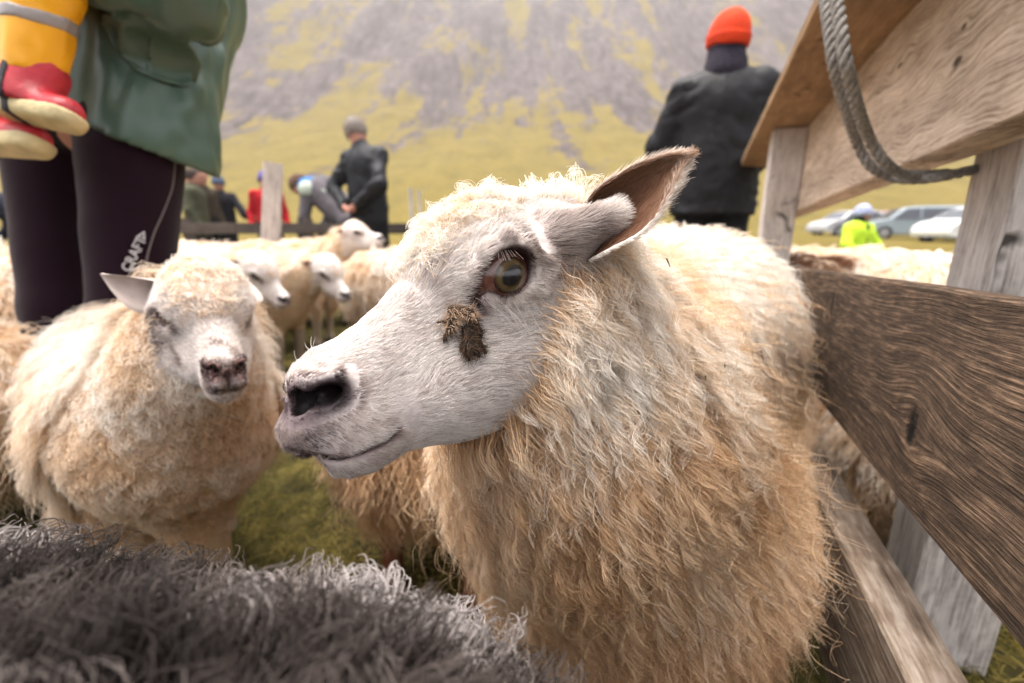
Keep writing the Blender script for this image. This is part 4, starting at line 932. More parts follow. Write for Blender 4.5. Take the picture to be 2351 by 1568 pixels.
# the second sheep, looking at the viewer
fr2 = Frame(P(523, 855, .540), c2w([.58, -.53, -.61]), c2w([1, .138, .83]), .82)
lz = P(330, 900, .9); lz[2] = 0
sheep('cream sheep facing the viewer with one ear out, left of the big sheep', lz,
      [(P(440, 840, .70), .085), (P(405, 975, .78), .138), (P(360, 890, .98), .158), (P(340, 850, 1.18), .145)], fr2,
      [P(300, 1200, .80)*[1, 1, 0], P(450, 1200, .80)*[1, 1, 0], P(180, 1100, 1.25)*[1, 1, 0], P(330, 1100, 1.3)*[1, 1, 0]], .009, M_WOOL, 7500, 18, .00034, K=10, layer=.03, spread=.010, fur=26000, seed=1, hcell=.0032, tint0=.82, face_tint=.45, wl=1.1, curl=.0045, zlo=.27, earsc=1.0, eyek=1.07, nosec=(.20, .105, .09), earm=M_EARW, legc=(.30, .24, .17), aims=((.9, .35, -.1), (.25, .95, .42)), visw=lambda c: np.interp(c[:, 1], [.4, .9, 1.3], [1.6, 1, .4]),
      tintfn=lambda R, t: t-.25*np.exp(-(np.linalg.norm(R-fr2.fr([.15, -.05, .05]), axis=1)/.05)**2))

# generic ones: built once facing +x, then copied
def generic(label, pitch, yaw, hx, hz, kface, wool_m, tint0, legc, seed, group, n=1500, per=9, rad=.0010, size=1.0, tintfn=None, face_tint=.2):
    p_, y_ = math.radians(pitch), math.radians(yaw)
    f = np.array([math.cos(p_)*math.cos(y_), math.cos(p_)*math.sin(y_), -math.sin(p_)]); l = np.array([-math.sin(y_), math.cos(y_), 0])
    fr = Frame(np.array([hx, 0, hz])+f*.24, f, l)
    return sheep(label, (0, 0, 0), [((.30, 0, .53), .12), ((.20, 0, .46), .175), ((-.10, 0, .455), .20), ((-.36, 0, .46), .185)], fr,
                 [(.24, .09, 0), (.22, -.09, 0), (-.38, .10, 0), (-.40, -.09, 0)], .012, wool_m, n, per, rad, kface=kface, legc=legc, group=group, K=7, layer=.03, spread=.016, fur=5000, seed=seed, hcell=.0055, tint0=tint0, tintfn=tintfn, face_tint=face_tint, wl=1.35, zlo=.27)
def place(o, px, d, yaw, sc=1.0, label=None, dz=0, tiltx=0):
    p = P(px, 600, d); o.location = (p[0], p[1], float(zT(p[0], p[1]))+dz); o.rotation_euler = (tiltx, 0, math.radians(yaw)); o.scale = (sc,)*3
    if label: o['label'] = label
    return o
G1 = 'sheep crowded together in the pen behind'
WH = (.80, .74, .70)
gA = generic('x', 42, -25, .47, .63, WH, M_WOOL, .80, (.34, .27, .20), 11, G1)
gB = generic('x', 8, -10, .44, .74, WH, M_WOOL, .76, (.34, .27, .20), 12, G1)
gC = generic('x', 50, 8, .46, .60, WH, M_WOOL, .82, (.34, .27, .20), 13, G1)
place(gA, 300, 1.95, 8, 1.02, 'cream sheep in side view just behind the facing sheep, its white face pointing right')
c = copy_tree(gA); place(c, 540, 2.35, -4, .98, 'cream sheep in side view with dark ears, second from the big sheep\'s forehead')
place(gB, 640, 3.05, 4, 1.05, 'long-backed sheep with raised head and a green paint dot on its neck')
place(gC, 1000, 2.65, 0, 1.0, 'tan sheep mostly hidden behind the nose of the big sheep')
c = copy_tree(gC); place(c, 250, 2.75, 10, 1.0, 'sheep behind the purple trousers, its face just clear of the leg')
for i, (src, px, d, yw, lab) in enumerate([(gC, 470, 3.5, 150, 'back row sheep by the olive coats, rump to the right'), (gA, 560, 3.75, 185, 'back row sheep below the reaching person in the blue beanie'),
        (gC, 700, 3.9, 170, 'back row sheep right of the weathered post'), (gA, 430, 3.15, 200, 'sheep looking left in the third row beside the trouser leg'), (gC, 330, 4.3, 20, 'farthest sheep left, near the dark rail')]):
    c = copy_tree(src); place(c, px, d, yw, 1.0+.03*(i % 3), lab)
c = copy_tree(gC); place(c, -250, 1.35, 176, 1.10, 'cream sheep at the left edge behind the trouser leg')
c = copy_tree(gA); place(c, -400, .98, 165, .92, 'sheep at the far left edge nearest the viewer, only its flank showing')
c = copy_tree(gC); place(c, 1580, 2.0, 80, 1.12, 'sheep with rusty wool on its back between ear and red beanie man')
# beyond the fence
G2 = 'sheep on the far side of the fence'
gD = generic('brown and white sheep with a dark head turned away beyond the fence', 62, -20, .44, .60, (.16, .07, .04), M_WOOL, .85, (.10, .05, .03), 14, G2, tintfn=lambda R, t: np.where(R[:, 0] > .16, .02, t), face_tint=.95)
place(gD, 2060, 1.75, 158, 1.02)
c = copy_tree(gC); c['group'] = G2; place(c, 2150, 2.3, 20, 1.0, 'white sheep beyond the fence beside the right hand post')
c = copy_tree(gA); c['group'] = G2; place(c, 1960, 2.9, 175, 1.0, 'white sheep beyond the fence below the person in yellow')
c = copy_tree(gC); c['group'] = G2; place(c, 2330, 1.62, 60, .95, 'white sheep beyond the fence, nearest the right hand post')
c = copy_tree(gC); c['group'] = G2; c.location = (1.15, 1.32, -.17); c.rotation_euler = (0, 0, math.radians(68)); c.scale = (.98,)*3; c['label'] = 'cream sheep seen through the gap under the dark board'
# brown legged sheep behind the big one
gE = generic('cream sheep with rusty brown legs, half hidden behind the big sheep', 40, 0, .46, .62, (.30, .15, .08), M_WOOL, .60, (.16, .055, .025), 15, None, n=2600, per=10, rad=.0007)
gE.location = (-.13, 1.22, 0); gE.rotation_euler = (0, 0, math.radians(84)); gE.scale = (.97,)*3

# grey sheep right under the lens: only its back is in the picture
def Cc(x, y, z): return CAM + c2w([x, y, z])
frg = Frame(Cc(-1.12, -.50, .16), unit([-1, .1, -.8]), [-.1, -1, 0], 1.0)
M_EARD = mat('dark_ear', (.05, .045, .05), rough=.9)
gz = Cc(-.5, -.27, .14)
grey = sheep('grey and black woolly sheep across the bottom foreground, out of focus', (gz[0], gz[1], 0),
      [(Cc(-.80, -.36, .15), .12), (Cc(-.55, -.31, .148), .165), (Cc(-.28, -.284, .136), .172), (Cc(-.100, -.272, .124), .166)], frg,
      [Cc(-.62, -.4, .05)*[1, 1, 0], Cc(-.62, -.4, .22)*[1, 1, 0], Cc(-.08, -.4, .04)*[1, 1, 0], Cc(-.08, -.4, .2)*[1, 1, 0]], .009, M_GREY, 7000, 18, .00042, K=10, layer=.024, spread=.011, seed=21, kface=(.05, .045, .05), legc=(.03, .03, .03), curl=.006, wl=.36, stray=0, tint0=.52,
      tintfn=lambda R, t: np.clip(.52+1.1*fbm(R*20, 91, 3)+.13*rng.normal(size=len(R)), .05, 1), zlo=.3, earm=M_EARD, visw=lambda c: np.where((c[:, 2] > .5), 1, .12))
grey.children[0].data.attributes['Col'].data.foreach_set('color', np.tile(np.array([.06, .05, .055, 1], np.float32), len(grey.children[0].data.vertices)))
# ---------------------------------------------------------------- people
M_PSKIN = mat('person_skin', (.40, .20, .15), rough=.6, var=.12, vscale=30)
def cloth(name, c, rough=.85, bump=.25, bscale=120, var=.15, spec=.2, sheen=0, vscale=9): return mat(name, c, rough=rough, bump=bump, bscale=bscale, var=var, vscale=vscale, spec=spec, sheen=sheen)
def A3(*v): return np.array(v, float)
STAND = dict(pelvis=A3(0, 0, .95), chest=A3(0, 0, 1.32), neck=A3(-.01, 0, 1.50), head=A3(.02, 0, 1.65), sh=[A3(0, .175, 1.425), A3(0, -.175, 1.425)],
             el=[A3(-.04, .25, 1.15), A3(-.04, -.25, 1.15)], wr=[A3(.06, .26, .92), A3(.06, -.26, .92)], hip=[A3(0, .09, .93), A3(0, -.09, .93)], kn=[A3(.02, .10, .50), A3(.02, -.10, .50)], an=[A3(-.02, .11, .08), A3(-.02, -.11, .08)])
def hand(sd_, w, d, side, curl=.5, sc=1.0):
    """palm with four unequal bent fingers and a thumb that leaves the side of the palm"""
    d = unit(d); s_ = unit(np.cross(d, [0, .02, 1.0]) if abs(d[2]) < .9 else np.cross(d, [1.0, 0, 0])); n = np.cross(s_, d)
    p1 = w+d*.085*sc
    for o in (-.026, -.009, .009, .026): sd_.add(cone(w+s_*o*.6*sc, p1+s_*o*sc, .014*sc, .012*sc), .010)
    for o, L in zip((-.028, -.010, .010, .028), (.062, .078, .084, .070)):
        a = p1+s_*o*sc; b = a+(d*(1-curl*.4)+n*curl*.6)*L*.5*sc; c = b+(d*(1-curl)+n*curl)*L*.5*sc
        sd_.add(cone(a, b, .0095*sc, .0088*sc), .003); sd_.add(cone(b, c, .0088*sc, .0072*sc), .003)
    t0 = w+d*.025*sc+s_*.026*side*sc; t1 = t0+(d*.6+s_*side*.6+n*.35)*.04*sc; sd_.add(cone(t0, t1, .013*sc, .011*sc), .006); sd_.add(cone(t1, t1+(d*.85+n*.4)*.032*sc, .0105*sc, .0085*sc), .003)
def person(label, loc, yaw, col, pose=None, height=1.78, cell=.011, hair_c=(.1, .08, .07), hat=None, collar=None, cat='person', hem=.80, bulk=1.0, long_coat=0, group=None, extras=None, look=0, hair_n=0, tilt=None, wrinkle=.012, boots=(.03, .03, .03)):
    J = {k: ([x.copy() for x in v] if isinstance(v, list) else v.copy()) for k, v in STAND.items()}
    for k, v in (pose or {}).items(): J[k] = v if k in ('hd', 'curl') else ([A3(*x) for x in v] if isinstance(v, list) else A3(*v))
    root = thing('person', label, cat, loc, group); root.rotation_euler = (0, 0, math.radians(yaw)); root.scale = (height/1.78,)*3
    up = unit(J['head']-J['neck']); fw_ = unit(A3(math.cos(math.radians(look)), math.sin(math.radians(look)), 0) if tilt is None else A3(*tilt)); fw_ = unit(fw_-(fw_ @ up)*up); lf = np.cross(up, fw_)
    H = J['head']; Rr = np.stack([fw_, lf, up]); hl = lambda a, b, c: H+fw_*a+lf*b+up*c
    B = SDF()
    B.add(ell(H+up*.02, (.108, .084, .122), Rr)); B.add(ell(hl(.02, 0, -.055), (.070, .058, .070), Rr), .03); B.add(cone(J['neck']-up*.03, H-up*.05-fw_*.01, .060, .056), .03)
    B.add(cone(hl(.092, 0, .015), hl(.112, 0, -.028), .009, .015), .012); B.add(ell(hl(.080, 0, -.062), (.020, .026, .008), Rr), .008); B.add(ell(hl(.078, 0, -.10), (.022, .022, .016), Rr), .015)
    for s_ in (1, -1):
        B.add(ell(hl(-.005, .078*s_, -.005), (.022, .010, .032), Rr), .006); B.sub(ell(hl(.092, .030*s_, .012), (.014, .014, .009), Rr), .010); B.add(cone(hl(.082, .045*s_, .033), hl(.090, .018*s_, .034), .007, .007), .010)
    B.add(cone(J['pelvis'], J['chest'], .12, .13), .05)
    for i, s_ in enumerate((1, -1)):
        B.add(cone(J['chest']+A3(0, .05*s_, .05), J['sh'][i], .09, .055), .04); B.add(cone(J['sh'][i], J['el'][i], .048, .040), .02); B.add(cone(J['el'][i], J['wr'][i], .038, .026), .01)
        B.add(cone(J['hip'][i], J['kn'][i], .085, .056), .03); B.add(cone(J['kn'][i], J['an'][i], .055, .038), .02)
        hand(B, J['wr'][i], unit(J['wr'][i]-J['el'][i]) if 'hd' not in J else A3(*J['hd'][i]), s_ if i == 0 else 1, J.get('curl', .5))
    allp = np.concatenate([np.atleast_2d(v) if not isinstance(v, list) else np.array(v) for k, v in J.items() if k not in ('hd', 'curl')]); lo, hi = allp.min(0)-.22, allp.max(0)+.22; lo[2] = -.02
    def mk(name, sdf, m, attrs=None, par=root, c=cell, lo=lo, hi=hi):
        V, F = surface(sdf, *[np.arange(lo[i], hi[i]+c, c) for i in range(3)], B=4)
        return new_mesh(name, V, F, m, par, local=True) if len(F) else None
    mk('body', B, M_PSKIN)
    # trousers
    wr_ = lambda p, a: a*(.7*fbm(p*7, 3, 2)+1.3*(.35-np.abs(fbm(p*np.array([6, 6, 14])+fbm(p*4, 2, 2)[..., None]*2.5, 8, 2)))+1.0*(.3-np.abs(fbm(p*np.array([15, 15, 6])+fbm(p*5, 22, 2)[..., None]*2, 12, 2)))-.4)
    T = SDF(); T.add(cone(J['pelvis']+A3(0, .03, .06), J['pelvis']-A3(0, .03, .0), .150, .145), .03)
    for i in range(2): T.add(cone(J['hip'][i], J['kn'][i], .108, .082), .04); T.add(cone(J['kn'][i], J['an'][i], .080, .070), .03)
    T2 = SDF().add(lambda p: T(p)+wr_(p, .008)); mk('trousers', T2, col['legs'])
    for i in range(2):
        a = J['an'][i]; S_ = SDF().add(cone(a+A3(.0, 0, .03), a+A3(.0, 0, -.03), .055, .050), .02).add(cone(a+A3(0, 0, -.035), a+A3(.15, 0, -.045), .045, .038), .03).cut(lambda p: -p[..., 2]+(a[2]-.085), .004); mk('boot', S_, cloth('boot_rubber', boots, rough=.5, bump=0))
    # jacket
    Jk = SDF(); up_ = unit(J['chest']-J['pelvis']); 
    Jk.add(cone(J['pelvis']-up_*(.95-hem), J['chest']+up_*.02, .205*bulk, .200*bulk, ((1, 0, 0), 1.40)), .03)
    Jk.add(cone(J['neck']-up*.045, J['neck']+up*.025, .078, .068), .04)
    for i, s_ in enumerate((1, -1)):
        Jk.add(cone(J['chest']+A3(0, .06*s_, .03), J['sh'][i]-A3(0, 0, .005), .12*bulk, .070*bulk), .06); Jk.add(cone(J['sh'][i], J['el'][i], .070*bulk, .064*bulk), .05)
        e_ = J['wr'][i]; Jk.add(cone(J['el'][i], e_, .063*bulk, .050*bulk), .02)
    hp_ = J['pelvis']-up_*(.95-hem)
    Jc = SDF().add(lambda p: Jk(p)+wr_(p, wrinkle)).cut(lambda p: -((p-hp_) @ up_)-.02, .006)
    for i in range(2):
        dw = unit(J['wr'][i]-J['el'][i]); Jc.sub((lambda w, d: (lambda p: np.maximum(-((p-w) @ d)+.0, np.linalg.norm(p-w, axis=-1)-.13)))(J['wr'][i], dw), .004)
    mk('jacket', Jc, col['top'])
    if collar: 
        C_ = SDF().add(cone(J['neck']-up*.01, J['neck']+up*.085, .112, .092), .01).sub(ell(hl(.06, 0, -.06), (.05, .045, .05), Rr), .01); mk('collar', SDF().add(lambda p: C_(p)+wr_(p, .010)), collar, c=cell*.7, lo=H-.25, hi=H+.15)
    cap = SDF().add(ell(H+up*.022-fw_*.006, (.121, .098, .124), Rr))
    if hat:
        cap.cut(lambda p: -(((p-H) @ up) - .30*((p-H) @ fw_)+.028), .004); ang = lambda p: np.arctan2((p-H) @ lf, (p-H) @ fw_)
        brim = SDF().add(ell(H+up*.022-fw_*.006, (.128, .105, .130), Rr)).cut(lambda p: np.abs(((p-H) @ up)-.30*((p-H) @ fw_)+.002)-.028, .008)
        cap2 = SDF().add(cap, 0).add(brim, .004); hb = SDF().add(lambda p: cap2(p)+.0022*np.sin(ang(p)*34)+.004*fbm(p*16, 5, 2)); mk('beanie', hb, hat, c=cell*.5, lo=H-.16, hi=H+.18)
    else:
        cap.cut(lambda p: np.minimum(((p-H) @ fw_)-.035-.5*((p-H) @ up), 1) , .01); cap.cut(lambda p: -((p-H) @ up)-.045, .01)
        hc2 = SDF().add(lambda p: cap(p)+.006*fbm(p*45, 6, 3)+.004); hm_ = mk('hair', hc2, cloth('hair_'+str(hair_c[0]), hair_c, bump=.9, bscale=200, var=.5, vscale=60), c=cell*.6, lo=H-.16, hi=H+.18)
        if hair_n:
            me = hm_.data; n_ = len(me.vertices); co = np.empty(n_*3); me.vertices.foreach_get('co', co); co = co.reshape(-1, 3); k = rng.integers(0, n_, hair_n); g = hc2.grad(co[k]); dd = unit(g*.6-up*.7+rng.normal(size=g.shape)*.35); t = np.linspace(0, 1, 4)[None, :, None]
            hair('hair_strands', co[k][:, None]+dd[:, None]*t*rng.uniform(.01, .03, (hair_n, 1, 1)), .0012, .0005, hair_mat('hs', [(0, tuple(np.array(hair_c)*.6)), (1, tuple(np.array(hair_c)*1.8))], .3, .1), hm_, rng.random(hair_n), local=True)
    if hat or True:
        for s_ in (1, -1):
            e = new_mesh('eye', *(lambda c, r: (np.array([c+r*np.array([math.sin(a)*math.cos(b), math.sin(a)*math.sin(b), math.cos(a)]) for a in np.linspace(.01, 3.13, 7) for b in np.linspace(0, 5.5, 8)]), [(i*8+j, i*8+(j+1) % 8, (i+1)*8+(j+1) % 8, (i+1)*8+j) for i in range(6) for j in range(8)]))(hl(.080, .030*s_, .012), .011), mat('eye_dark', (.03, .025, .02), rough=.2), root, local=True)
    return root, J, mk, B
def gpos(px, d):
    y = (d+.22)/CP; p = ((px-CX)/F_*d, y); return (p[0], p[1], float(zT(p[0], p[1])))
black_j = cloth('black_nylon', (.0060, .0060, .0078), rough=.6, spec=.2, bump=.5, bscale=22)
dark_p = cloth('dark_cloth', (.005, .005, .006)); navy = cloth('navy_cloth', (.009, .010, .022)); olive = cloth('olive_cloth', (.05, .052, .03)); red = cloth('red_fleece', (.36, .008, .014)); oran = cloth('orange_knit', (.58, .045, .010), bump=.8, bscale=260); lime = cloth('hi_vis', (.42, .62, .03)); greyw = cloth('grey_wool_cloth', (.10, .09, .10)); mint = cloth('mint_fleece', (.36, .42, .36)); bluec = cloth('blue_cloth', (.03, .12, .30)); grey_h = cloth('grey_knit', (.06, .085, .14)); tart = cloth('dark_scarf', (.012, .009, .018), var=.6, vscale=60); brownj = cloth('brown_jacket', (.035, .026, .016)); whiteb = cloth('white_blue_knit', (.30, .33, .48), var=.5, vscale=14)
beh = dict(neck=(0, .05, 1.49), head=(.02, .10, 1.64), el=[A3(-.13, .29, 1.16), A3(-.13, -.29, 1.16)], wr=[A3(-.21, .07, .96), A3(-.20, -.05, .99)], hd=[(-.2, -.85, -.25), (-.2, .85, -.3)], curl=.75)
# man with the red beanie, seen from behind
side = dict(el=[A3(.02, .30, 1.17), A3(.05, -.27, 1.16)], wr=[A3(.16, .24, .97), A3(.22, -.14, 1.02)])
person('man in a bright orange red beanie and black jacket, seen from behind', gpos(1668, 2.50), 68, dict(top=black_j, legs=dark_p), pose=side, height=1.93, cell=.010, hair_c=(.12, .08, .05), hat=oran, collar=tart, bulk=1.06, look=18, wrinkle=.017, hem=.82)
person('grey haired man in a dark jacket with his hands clasped behind his back', gpos(832, 4.15), 62, dict(top=cloth('charcoal_nylon', (.008, .009, .012), rough=.6, spec=.2, bump=.5, bscale=22), legs=dark_p), pose=beh, height=1.80, cell=.011, hair_c=(.22, .19, .17), look=24, hair_n=900, wrinkle=.017, hem=.86)
bend = dict(pelvis=(-.10, 0, .92), chest=(.16, 0, 1.16), neck=(.33, 0, 1.25), head=(.47, 0, 1.27), sh=[(.25, .17, 1.20), (.25, -.17, 1.20)], el=[(.30, .20, .92), (.28, -.20, .92)], wr=[(.42, .14, .70), (.40, -.14, .72)], hip=[(-.10, .09, .90), (-.10, -.09, .90)])
_r, _J, _mk, _b = person('bending person in a mint green and grey sweater with a blue collar', gpos(765, 5.0), 165, dict(top=greyw, legs=dark_p), pose=bend, height=1.8, hair_c=(.09, .05, .035), collar=bluec, tilt=(.45, 0, -.9), hem=.84)
yk = SDF().add(cone(_J['chest']-A3(.02, 0, .01), _J['neck']-A3(.05, 0, .02), .205, .10, ((.5, 0, -1), 1.25)), .02).add(cone(_J['sh'][0], _J['sh'][1], .098, .098), .05); _mk('yoke', yk, mint)
person('person in a red jacket standing behind the weathered post', gpos(603, 6.6), -60, dict(top=red, legs=dark_p), height=1.62, hat=cloth('purple_cap', (.10, .08, .22)), bulk=.92)
reach = dict(chest=(.04, 0, 1.30), el=[(.20, .38, 1.12), (.02, -.26, 1.12)], wr=[(.30, .64, .93), (.18, -.22, .95)])
person('person in a blue beanie and black jacket reaching along the rail', gpos(498, 7.3), -72, dict(top=cloth('black_fleece', (.007, .006, .011)), legs=dark_p), pose=reach, height=1.62, hat=grey_h)
person('person in a pale olive coat beside the purple trouser leg', gpos(432, 6.3), 25, dict(top=olive, legs=dark_p), height=1.62, hair_c=(.05, .035, .03), bulk=1.12)
person('person in a brown jacket behind the olive coat', gpos(455, 6.8), -20, dict(top=brownj, legs=dark_p), height=1.68, hair_c=(.04, .03, .025))
person('person in a navy jacket crouching at the far left edge', gpos(18, 5.6), 200, dict(top=navy, legs=dark_p), pose=bend, height=1.62, hair_c=(.02, .03, .09), tilt=(.6, 0, -.8))
_dz = A3(0, 0, -.60); kneel = dict(pelvis=STAND['pelvis']+_dz, chest=STAND['chest']+_dz, neck=STAND['neck']+_dz, head=STAND['head']+_dz, sh=[v+_dz for v in STAND['sh']], el=[A3(.08, .29, .60), A3(.08, -.29, .60)], wr=[A3(.24, .22, .42), A3(.24, -.22, .42)], hip=[A3(0, .09, .36), A3(0, -.09, .36)], kn=[A3(.30, .12, .12), A3(.30, -.12, .12)], an=[A3(-.10, .12, .09), A3(-.10, -.12, .09)])
p_hv, J_, mk_, _ = person('person in a fluorescent yellow jacket and white beanie beyond the fence', gpos(1998, 6.5), -75, dict(top=lime, legs=dark_p), pose=kneel, height=1.72, hat=whiteb, collar=navy, bulk=1.15, look=12)
zipp = SDF().add(cone(A3(.155, 0, .30), A3(.13, 0, .86), .022, .030), .01); mk_('jacket_opening', zipp, navy)

# ---------------------------------------------------------------- adult in the green coat holding a child
M_TIGHT = cloth('purple_tights', (.011, .0035, .0075), spec=.04, rough=.8, bump=.15, bscale=300, sheen=.1, var=.1)
M_COAT = mat('green_coat', (.050, .092, .066), rough=.36, bump=.22, bscale=14, var=.15, vscale=6, spec=.45)
DA = 1.02
ax0 = P(300, 600, DA); adult = thing('person', 'adult in a green raincoat and dark purple tights carrying a child, left foreground', 'person', (ax0[0], ax0[1], 0))
def W(x, y, d): return P(x, y, d)
L1h, L1k, L1a = W(128, 330, 1.10), W(135, 700, 1.10), W(165, 1130, 1.10); L2h, L2k, L2a = W(305, 300, 1.0), W(300, 720, 1.0), W(280, 1190, 1.0)
Bd = SDF()
Bd.add(cone(L1h, L1k, .080, .058), .02).add(cone(L1k, L1a, .052, .036), .02).add(cone(L2h, L2k, .080, .058), .02).add(cone(L2k, L2a, .052, .036), .02)
pel = W(225, 240, 1.05); che = pel+A3(.0, -.02, .38); nck = che+A3(0, 0, .18); hd_ = nck+A3(-.02, 0, .16)
Bd.add(cone(pel, che, .12, .13), .05).add(cone(che, nck, .10, .05), .04).add(ell(hd_+A3(0, 0, .02), (.085, .095, .115)), .02).add(cone(hd_+A3(-.085, 0, 0), hd_+A3(-.10, 0, -.03), .010, .015), .01)
eb = W(395, -20, .86); wr2 = W(120, -120, .80); Bd.add(cone(che+A3(.12, -.06, .08), eb, .05, .042), .03).add(cone(eb, wr2, .04, .028), .01); hand(Bd, wr2, A3(-1, 0, .1), 1, .6)
eb2 = che+A3(-.22, .12, -.25); wr3 = che+A3(-.30, -.12, -.20); Bd.add(cone(che+A3(-.12, .06, .08), eb2, .05, .042), .03).add(cone(eb2, wr3, .04, .028), .01); hand(Bd, wr3, A3(0, -1, .1), 1, .6)
def mkw(name, sdf, m, c, lo, hi, par, attrs=None):
    V, F = surface(sdf, *[np.arange(lo[i], hi[i]+c, c) for i in range(3)], B=4); return new_mesh(name, V, F, m, par)
lo = pel-A3(.75, .45, 1.2); hi = pel+A3(.6, .45, .95); lo[2] = .0
mkw('body', Bd, M_PSKIN, .014, lo, hi, adult)
Tg = SDF().add(cone(L1h, L1k, .098, .070), .012).add(cone(L1k, L1a, .068, .048), .02).add(cone(L2h, L2k, .101, .072), .008).add(cone(L2k, L2a, .070, .050), .02).add(cone(pel+A3(-.04, 0, .02), pel+A3(.06, 0, .02), .13, .14), .03)
Tgw = SDF().add(lambda p: Tg(p)+.004*fbm(p*np.array([7, 7, 16]), 15, 3)); mkw('tights', Tgw, M_TIGHT, .009, lo, hi, adult)
for a in (L1a, L2a): mkw('boot', SDF().add(cone(a+A3(0, 0, .12), a*A3(1, 1, 0)+A3(0, 0, .05), .065, .055), .02).add(cone(a*A3(1, 1, 0)+A3(0, 0, .05), a*A3(1, 1, 0)+A3(-.15, -.04, .045), .05, .042), .03), cloth('boot_rubber', (.03, .03, .03)), .012, a*A3(1, 1, 0)-A3(.25, .2, 0), a*A3(1, 1, 0)+A3(.15, .2, .45), adult)
# pale seam down the outer leg and the lettering
def on_surf(sdf, px, py, d0, off=.001):
    r = ray(px, py); t = d0-.25
    for _ in range(60): t += float(sdf((CAM+r*t)[None])[0])*.8
    p = CAM+r*t; return p-unit(r)*off, t
seam = [on_surf(Tgw, x, y, 1.0, .0005)[0] for x, y in [(402, 372), (400, 400), (396, 430), (388, 455), (372, 495), (356, 530), (346, 560), (338, 590), (334, 620), (332, 650), (330, 690)]]
V_, F_2 = tube(smooth_curve(seam, 80), .0017, 6); new_mesh('seam', V_, F_2, mat('seam_thread', (.14, .115, .11), rough=.8), adult)
def text(name, body_, size, mat_, parent, origin, xdir, ndir, bold=.0):
    cu = bpy.data.curves.new(name, 'FONT'); cu.body = body_; cu.size = size; cu.extrude = .0006; cu.offset = bold; cu.align_x = 'CENTER'; cu.align_y = 'CENTER'; cu.space_character = 1.05
    o = bpy.data.objects.new(name, cu); COL.objects.link(o); cu.materials.append(mat_); x = unit(xdir); z = unit(ndir-(ndir @ x)*x); y = np.cross(z, x); o.parent = parent
    o.matrix_local = Matrix(((x[0], y[0], z[0], 0), (x[1], y[1], z[1], 0), (x[2], y[2], z[2], 0), (0, 0, 0, 1))); o.location = tuple(np.asarray(origin)-np.array(parent_origin(parent)))
    bpy.context.view_layer.update(); me = bpy.data.meshes.new_from_object(o.evaluated_get(bpy.context.evaluated_depsgraph_get())); m2_ = bpy.data.objects.new(name, me); COL.objects.link(m2_); m2_.parent = parent; m2_.matrix_local = o.matrix_local.copy(); bpy.data.objects.remove(o); m2_.name = name
    return m2_
ta, _ = on_surf(Tgw, 294, 612, 1.0, .0015); tb, _ = on_surf(Tgw, 322, 556, 1.0, .0015); M_LET = mat('white_print', (.45, .44, .45), rough=.7)
tn_ = Tgw.grad(((ta+tb)/2)[None], .01)[0]
text('lettering', 'CRAFT', .024, M_LET, adult, (ta+tb)/2+tn_*.0015, tb-ta, tn_, .0004)
tx = unit(tb-ta); ty = np.cross(tn_, tx); c0 = on_surf(Tgw, 326, 541, 1.0, .002)[0]+tn_*.001
tri_ = [c0+tx*.011, c0-tx*.006+ty*.008, c0-tx*.006-ty*.008]; tri2 = [c0+tx*.005, c0-tx*.004+ty*.003, c0-tx*.004-ty*.003]
new_mesh('print_mark', np.array(tri_+tri2+[v-tn_*.0008 for v in tri_+tri2]), [(0, 1, 4, 3), (1, 2, 5, 4), (2, 0, 3, 5), (6, 7, 1, 0), (7, 8, 2, 1), (8, 6, 0, 2)], M_LET, adult, smooth=False)
# coat: flares to a slanting hem
Ct = SDF(); cc = W(322, 350, 1.02); ct = W(318, -30, 1.06)
Ct.add(cone(cc, ct, .142, .200, ((0, 1, 0), 1.15)), .03).add(cone(ct, che+A3(.02, 0, .12), .190, .12), .05).add(cone(che, nck+A3(0, 0, .02), .12, .075), .05)
Ct.add(cone(che+A3(.13, -.06, .08), eb, .105, .085), .03).add(cone(eb, wr2, .085, .055), .02).add(cone(che+A3(-.12, .06, .08), eb2, .10, .075), .03).add(cone(eb2, wr3, .07, .05), .02)
hA, hB_, hC = W(185, 262, .92), W(330, 346, .86), W(462, 408, .96); hN = unit(np.cross(hB_-hA, hC-hA)); hN *= np.sign(hN[2])
hN = unit(hN+A3(0, -.0, .35)); 
def fold(p):
    th = np.arctan2(p[..., 1]-cc[1], p[..., 0]-cc[0]); zz_ = p[..., 2]
    return .010*np.sin(th*5+zz_*3+1.0)*sstep(1.5, .95, zz_) + .030*fbm(p*np.array([9, 9, 3.6])+1.5*fbm(p*3, 4, 2)[..., None], 17, 3) + .030*(.2-np.abs(fbm(p*np.array([13, 13, 8])+1.5*fbm(p*5, 24, 2)[..., None], 18, 2)))
Cw = SDF().add(lambda p: Ct(p)+fold(p)).cut(lambda p: -((p-hB_) @ hN), .004)
Cin = SDF().add(lambda p: Ct(p)+fold(p)+.020).cut(lambda p: ((p-hB_) @ hN)-.25, .01)
Coat = SDF().add(Cw, 0).sub(Cin, .002)
for i in range(1):
    pk = [on_surf(Cw, x, y, 1.0, .0)[0] for x, y in [(238, 62), (262, 100), (300, 145), (350, 176), (400, 192), (438, 190)]]
coat_o = mkw('coat', Coat, M_COAT, .0080, pel-A3(.45, .45, .25), pel+A3(.6, .45, .85), adult)
